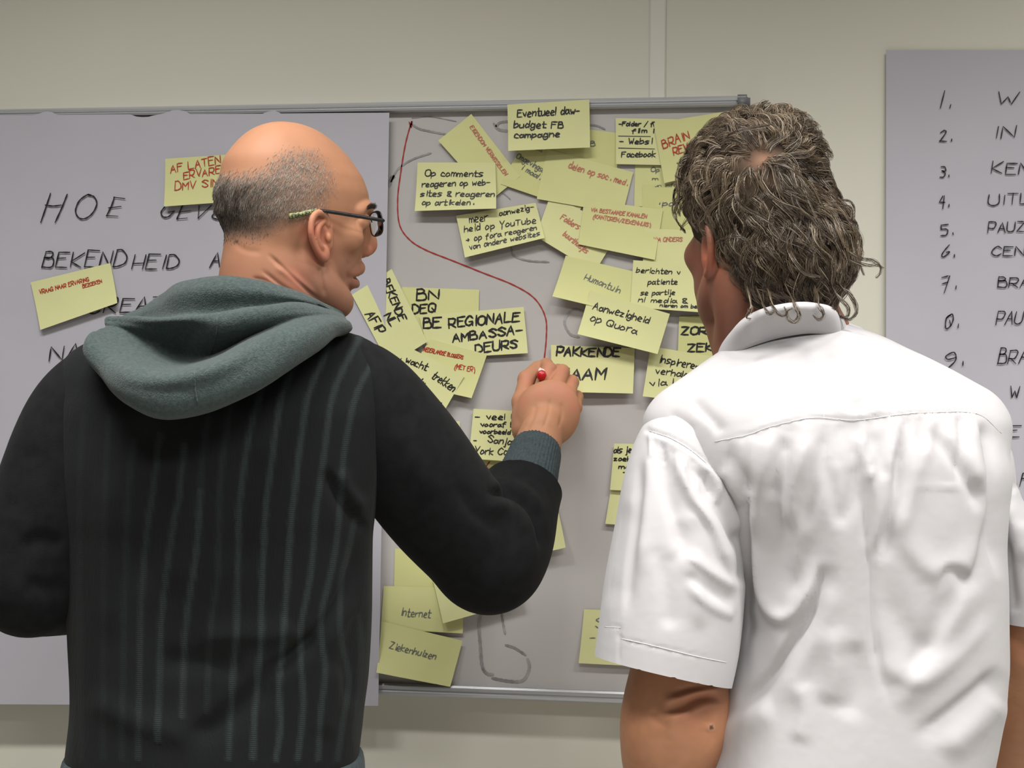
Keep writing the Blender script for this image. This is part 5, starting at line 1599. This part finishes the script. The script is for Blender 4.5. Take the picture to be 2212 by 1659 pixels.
def shell(P):
    best = None
    for c, r in SHELL:
        q = P - c
        a = np.stack([q @ SIDE, q @ FWD, q @ UPV], -1)
        k0 = np.linalg.norm(a / r, axis=-1) + 1e-9; k1 = np.linalg.norm(a / r ** 2, axis=-1) + 1e-9
        d = k0 * (k0 - 1) / k1
        if best is None: best = d
        else:
            k_ = 0.03; h_ = np.maximum(k_ - np.abs(best - d), 0)
            best = np.minimum(best, d) - h_ ** 2 / (4 * k_)
    return best


def sgrad(P, e=0.002):
    g = np.stack([shell(P + e * ax_) - shell(P - e * ax_) for ax_ in np.eye(3)], -1)
    return g / (np.linalg.norm(g, axis=-1)[..., None] + 1e-12)


lo, hi = bounds([Q(1440, 230, 1.8), Q(1880, 230, 2.15), Q(1440, 720, 1.8), Q(1880, 720, 2.15)])
fld = Field(lo, hi, 0.0034)
for c, r in SHELL:
    fld.ell(c, r - 0.007, [SIDE, FWD, UPV], 0.03)
fld.ell(T2(0.085, 0.0, -0.045), (0.080, 0.092, 0.068), R2, 0.012, 'sub')     # the face stays free
fld.ell(Q(1512, 640, 1.93), (0.034, 0.075, 0.055), [SIDE, FWD, UPV], 0.012, 'sub')
V, Fc = fld.mesh(); V = relax(V, Fc, 1)
V += normals(V, Fc) * (vnoise(V, 60, 51) * 0.004)[:, None]
hc = np.tile([0.055, 0.040, 0.028], (len(V), 1)) * (1 + 0.3 * vnoise(V, 120, 52))[:, None]
w_ = np.exp(-np.linalg.norm(V - Q(1655, 340, 1.885), axis=1) ** 2 / 0.018 ** 2)
hc = blend(hc, np.clip(w_ * 1.3, 0, 1), (0.30, 0.165, 0.11))
hair = link('hair', mesh('hair', V, Fc, M_under, o2, np.clip(hc, 0, 1)), p2)
hair_V, hair_N = V, normals(V, Fc)

crown = Q(1655, 338, 1.89)
ng = 1250
area_ok = np.ones(len(V), bool)
xx, yy, _ = proj(V)
front = (hair_N @ FWD)
pr = np.where(front < 0.35, 1.0, 0.25) * ((V[:, 2] > Q(1640, 655, 1.98)[2]))
gi = rng.choice(len(V), ng, replace=False, p=pr / pr.sum())
P = V[gi] + hair_N[gi] * 0.001
cn = sgrad(crown[None])[0]
LEN = rng.uniform(0.050, 0.105, ng)
steps = 18
amp = rng.uniform(0.5, 1.15, ng); fr = rng.uniform(50, 95, ng); ph = rng.uniform(0, 6.28, ng); cs_ = rng.choice((-1, 1), ng)
layer = rng.uniform(0.000, 0.011, ng)
path = [P.copy()]; s_len = np.zeros(ng)
prev = None
zb = Q(1640, 640, 1.96)[2]
for i in range(steps):
    n_g = sgrad(P)
    aw = P - crown; da = np.linalg.norm(aw, axis=1)[:, None]; aw = aw / (da + 1e-9)
    sw = np.cross(n_g, aw)
    xx_, yy_, _ = proj(P)
    side = np.clip((xx_ - 1620) / 120, -1, 1)[:, None]
    low = np.clip((yy_ - 330) / 160, 0, 1)[:, None]
    d = aw * (1.0 - 0.55 * low) + np.array([0, 0, -1.0]) * (0.15 + 0.95 * low) + SIDE * (0.45 * low * np.clip(side + 0.35, -0.3, 1)) + sw * 0.25 * (1 - low)
    nz = np.stack([vnoise(P, 26, 61), vnoise(P, 26, 62), vnoise(P, 26, 63)], 1) * 0.32
    d = d + nz
    d = d - n_g * (d * n_g).sum(1)[:, None]; d /= np.linalg.norm(d, axis=1)[:, None] + 1e-9
    b_ = np.cross(n_g, d)
    wav = (amp * np.sin(ph + s_len * fr))[:, None]
    tipc = (np.clip(i / steps - 0.55, 0, 1) * 3.6 * cs_)[:, None]
    d2 = d + b_ * (wav + tipc * 0.55) + n_g * (0.35 * np.sin(ph * 1.7 + s_len * fr * 1.1))[:, None]
    d2 /= np.linalg.norm(d2, axis=1)[:, None]
    if prev is not None: d2 = d2 * 0.6 + prev * 0.4; d2 /= np.linalg.norm(d2, axis=1)[:, None]
    prev = d2
    st_ = LEN / steps
    P = P + d2 * st_[:, None]; s_len += st_
    sd_ = shell(P); tgt = -0.006 + layer + 0.003 * np.sin(ph + s_len * fr * 1.3)
    free = (P[:, 2] < zb)
    P = P + (sgrad(P) * ((tgt - sd_) * np.where(free, 0.1, 0.7))[:, None])
    path.append(P.copy())
G_ = np.stack(path, 1)
# a guide must not run over the open face or the ear
gx, gy, gd = proj(G_.reshape(-1, 3)); gx, gy, gd = gx.reshape(ng, -1), gy.reshape(ng, -1), gd.reshape(ng, -1)
facez = ((gx < 1548 + np.clip(gy - 600, 0, 200) * 0.45) & (gy > 535) & (gd < 2.06)).any(1) | ((gx < 1500) & (gy > 500)).any(1)
rel = G_ - Hc2
facez |= (((rel @ f2) > 0.045) & (rel[..., 2] < 0.045) & (np.abs(rel @ l2) < 0.08)).any(1)
G_ = G_[~facez]; layer = layer[~facez]; ng = len(G_)

# hand-laid stray locks
strays = [
 [(1800, 520, 1.90), (1835, 545, 1.895), (1862, 560, 1.90), (1885, 563, 1.90), (1902, 575, 1.905), (1900, 592, 1.905), (1892, 600, 1.905)],
 [(1790, 540, 1.90), (1830, 560, 1.90), (1870, 572, 1.90), (1896, 574, 1.905), (1909, 578, 1.905)],
 [(1800, 470, 1.91), (1832, 480, 1.91), (1848, 500, 1.91), (1850, 540, 1.91), (1858, 570, 1.91), (1866, 595, 1.91)],
 [(1775, 410, 1.93), (1805, 430, 1.93), (1835, 435, 1.93), (1846, 455, 1.93), (1840, 485, 1.92), (1825, 500, 1.92)],
 [(1780, 420, 1.92), (1815, 440, 1.92), (1838, 450, 1.92), (1838, 475, 1.92), (1828, 495, 1.92)],
 [(1790, 600, 1.89), (1822, 622, 1.885), (1845, 650, 1.885), (1850, 675, 1.89), (1835, 690, 1.89), (1815, 683, 1.89), (1808, 668, 1.89)],
 [(1780, 610, 1.89), (1812, 640, 1.885), (1832, 665, 1.885), (1828, 685, 1.89), (1808, 680, 1.89), (1798, 660, 1.89)],
 [(1700, 630, 1.865), (1718, 660, 1.86), (1726, 680, 1.86), (1716, 695, 1.86), (1702, 688, 1.86), (1700, 672, 1.86), (1712, 665, 1.86)],
 [(1665, 640, 1.87), (1672, 665, 1.865), (1688, 682, 1.865), (1700, 676, 1.865), (1694, 662, 1.865)],
 [(1640, 640, 1.875), (1652, 668, 1.87), (1664, 678, 1.87), (1672, 668, 1.87), (1664, 655, 1.87)],
 [(1620, 630, 1.89), (1622, 660, 1.885), (1612, 684, 1.885), (1622, 690, 1.885)],
 [(1760, 630, 1.87), (1770, 660, 1.865), (1778, 680, 1.865), (1768, 690, 1.865), (1756, 680, 1.865)],
 [(1730, 310, 1.93), (1748, 318, 1.93), (1760, 324, 1.93)], [(1720, 280, 1.95), (1738, 295, 1.95), (1745, 318, 1.95), (1742, 335, 1.95)],
 [(1590, 250, 1.97), (1615, 240, 1.96), (1640, 240, 1.96), (1660, 248, 1.96)], [(1580, 262, 1.96), (1606, 246, 1.95), (1630, 246, 1.95), (1655, 256, 1.95)],
 [(1500, 350, 1.96), (1478, 358, 1.96), (1462, 352, 1.96)], [(1490, 380, 1.96), (1470, 385, 1.96), (1458, 380, 1.96)], [(1478, 420, 1.96), (1462, 440, 1.96), (1456, 462, 1.96)], [(1480, 500, 1.96), (1464, 480, 1.96), (1460, 460, 1.96)],
 [(1560, 300, 1.91), (1590, 285, 1.90), (1630, 275, 1.90), (1690, 270, 1.92), (1735, 300, 1.94)],
 [(1655, 350, 1.87), (1700, 360, 1.87), (1750, 400, 1.88), (1780, 450, 1.89), (1815, 480, 1.90)], [(1640, 390, 1.86), (1660, 420, 1.86), (1690, 440, 1.86), (1730, 455, 1.865), (1760, 480, 1.87)],
 [(1600, 380, 1.865), (1590, 420, 1.86), (1610, 450, 1.86), (1660, 480, 1.86), (1690, 520, 1.86)], [(1560, 520, 1.88), (1585, 510, 1.875), (1610, 518, 1.87), (1620, 530, 1.87)],
 [(1700, 520, 1.86), (1715, 560, 1.858), (1740, 590, 1.858), (1772, 598, 1.862)],
]
SG = []
for s_ in strays:
    s_ = [(s_[0][0] - (8 if s_[0][1] > 600 else 0), s_[0][1] - (22 if s_[0][1] > 600 else 0), s_[0][2] + 0.03)] + [(a_, b_, c_ - (0.022 if s_[0][1] > 600 and a_ < 1800 else 0)) for a_, b_, c_ in s_[1:]]
    q = spline(np.array([Q(*p) for p in s_]), n=8)
    tt = np.linspace(0, len(q) - 1, steps + 1)
    SG.append(np.stack([np.interp(tt, np.arange(len(q)), q[:, i]) for i in range(3)], 1))
SG = np.array(SG)
G2 = np.concatenate([G_, SG])
nS = len(SG)
per = np.concatenate([np.full(ng, 13), np.full(nS, 16)])
gid = np.repeat(np.arange(len(G2)), per)
base = G2[gid]
n_ = len(gid)
Tn = np.gradient(base, axis=1); Tn /= np.linalg.norm(Tn, axis=2)[..., None] + 1e-12
nn_ = sgrad(base.reshape(-1, 3)).reshape(base.shape); bb = np.cross(Tn, nn_); bb /= np.linalg.norm(bb, axis=2)[..., None] + 1e-12
ra = np.concatenate([np.full(ng, 0.0066), np.full(nS, 0.0036)])[gid]
rr_ = ra * np.sqrt(rng.uniform(0, 1, n_)); aa = rng.uniform(0, 2 * math.pi, n_)
tt = np.linspace(0, 1, steps + 1)[None]
shr = (1.0 - 0.78 * tt ** 0.9)
ox = (rr_ * np.cos(aa))[:, None] * shr + (rng.normal(0, 0.0011, n_))[:, None] * np.sin(tt * rng.uniform(5, 14, n_)[:, None] + aa[:, None])
oy = (rr_ * np.sin(aa) * 0.55)[:, None] * shr + (rng.normal(0, 0.0008, n_))[:, None] * np.sin(tt * rng.uniform(5, 14, n_)[:, None] + 2 * aa[:, None])
pts = base + bb * ox[..., None] + nn_ * oy[..., None]
gl_ = np.clip(rng.normal(0.38, 0.26, len(G2)), 0, 1); gl_[ng:] = 0.25; gl_ = gl_[gid]
lum = np.clip(gl_ + rng.normal(0, 0.16, n_), 0, 1)[:, None]
r0 = rng.uniform(0, 1, n_)
col = np.array([0.040, 0.026, 0.016]) * (1 - lum) + np.array([0.27, 0.20, 0.13]) * lum
grey = (r0 < 0.10)[:, None]
col = np.where(grey, np.array([0.50, 0.41, 0.30]), col)
tubes(pts, rng.uniform(0.00022, 0.00040, n_), col, 'hair_locks', M_hair2, o2, hair)
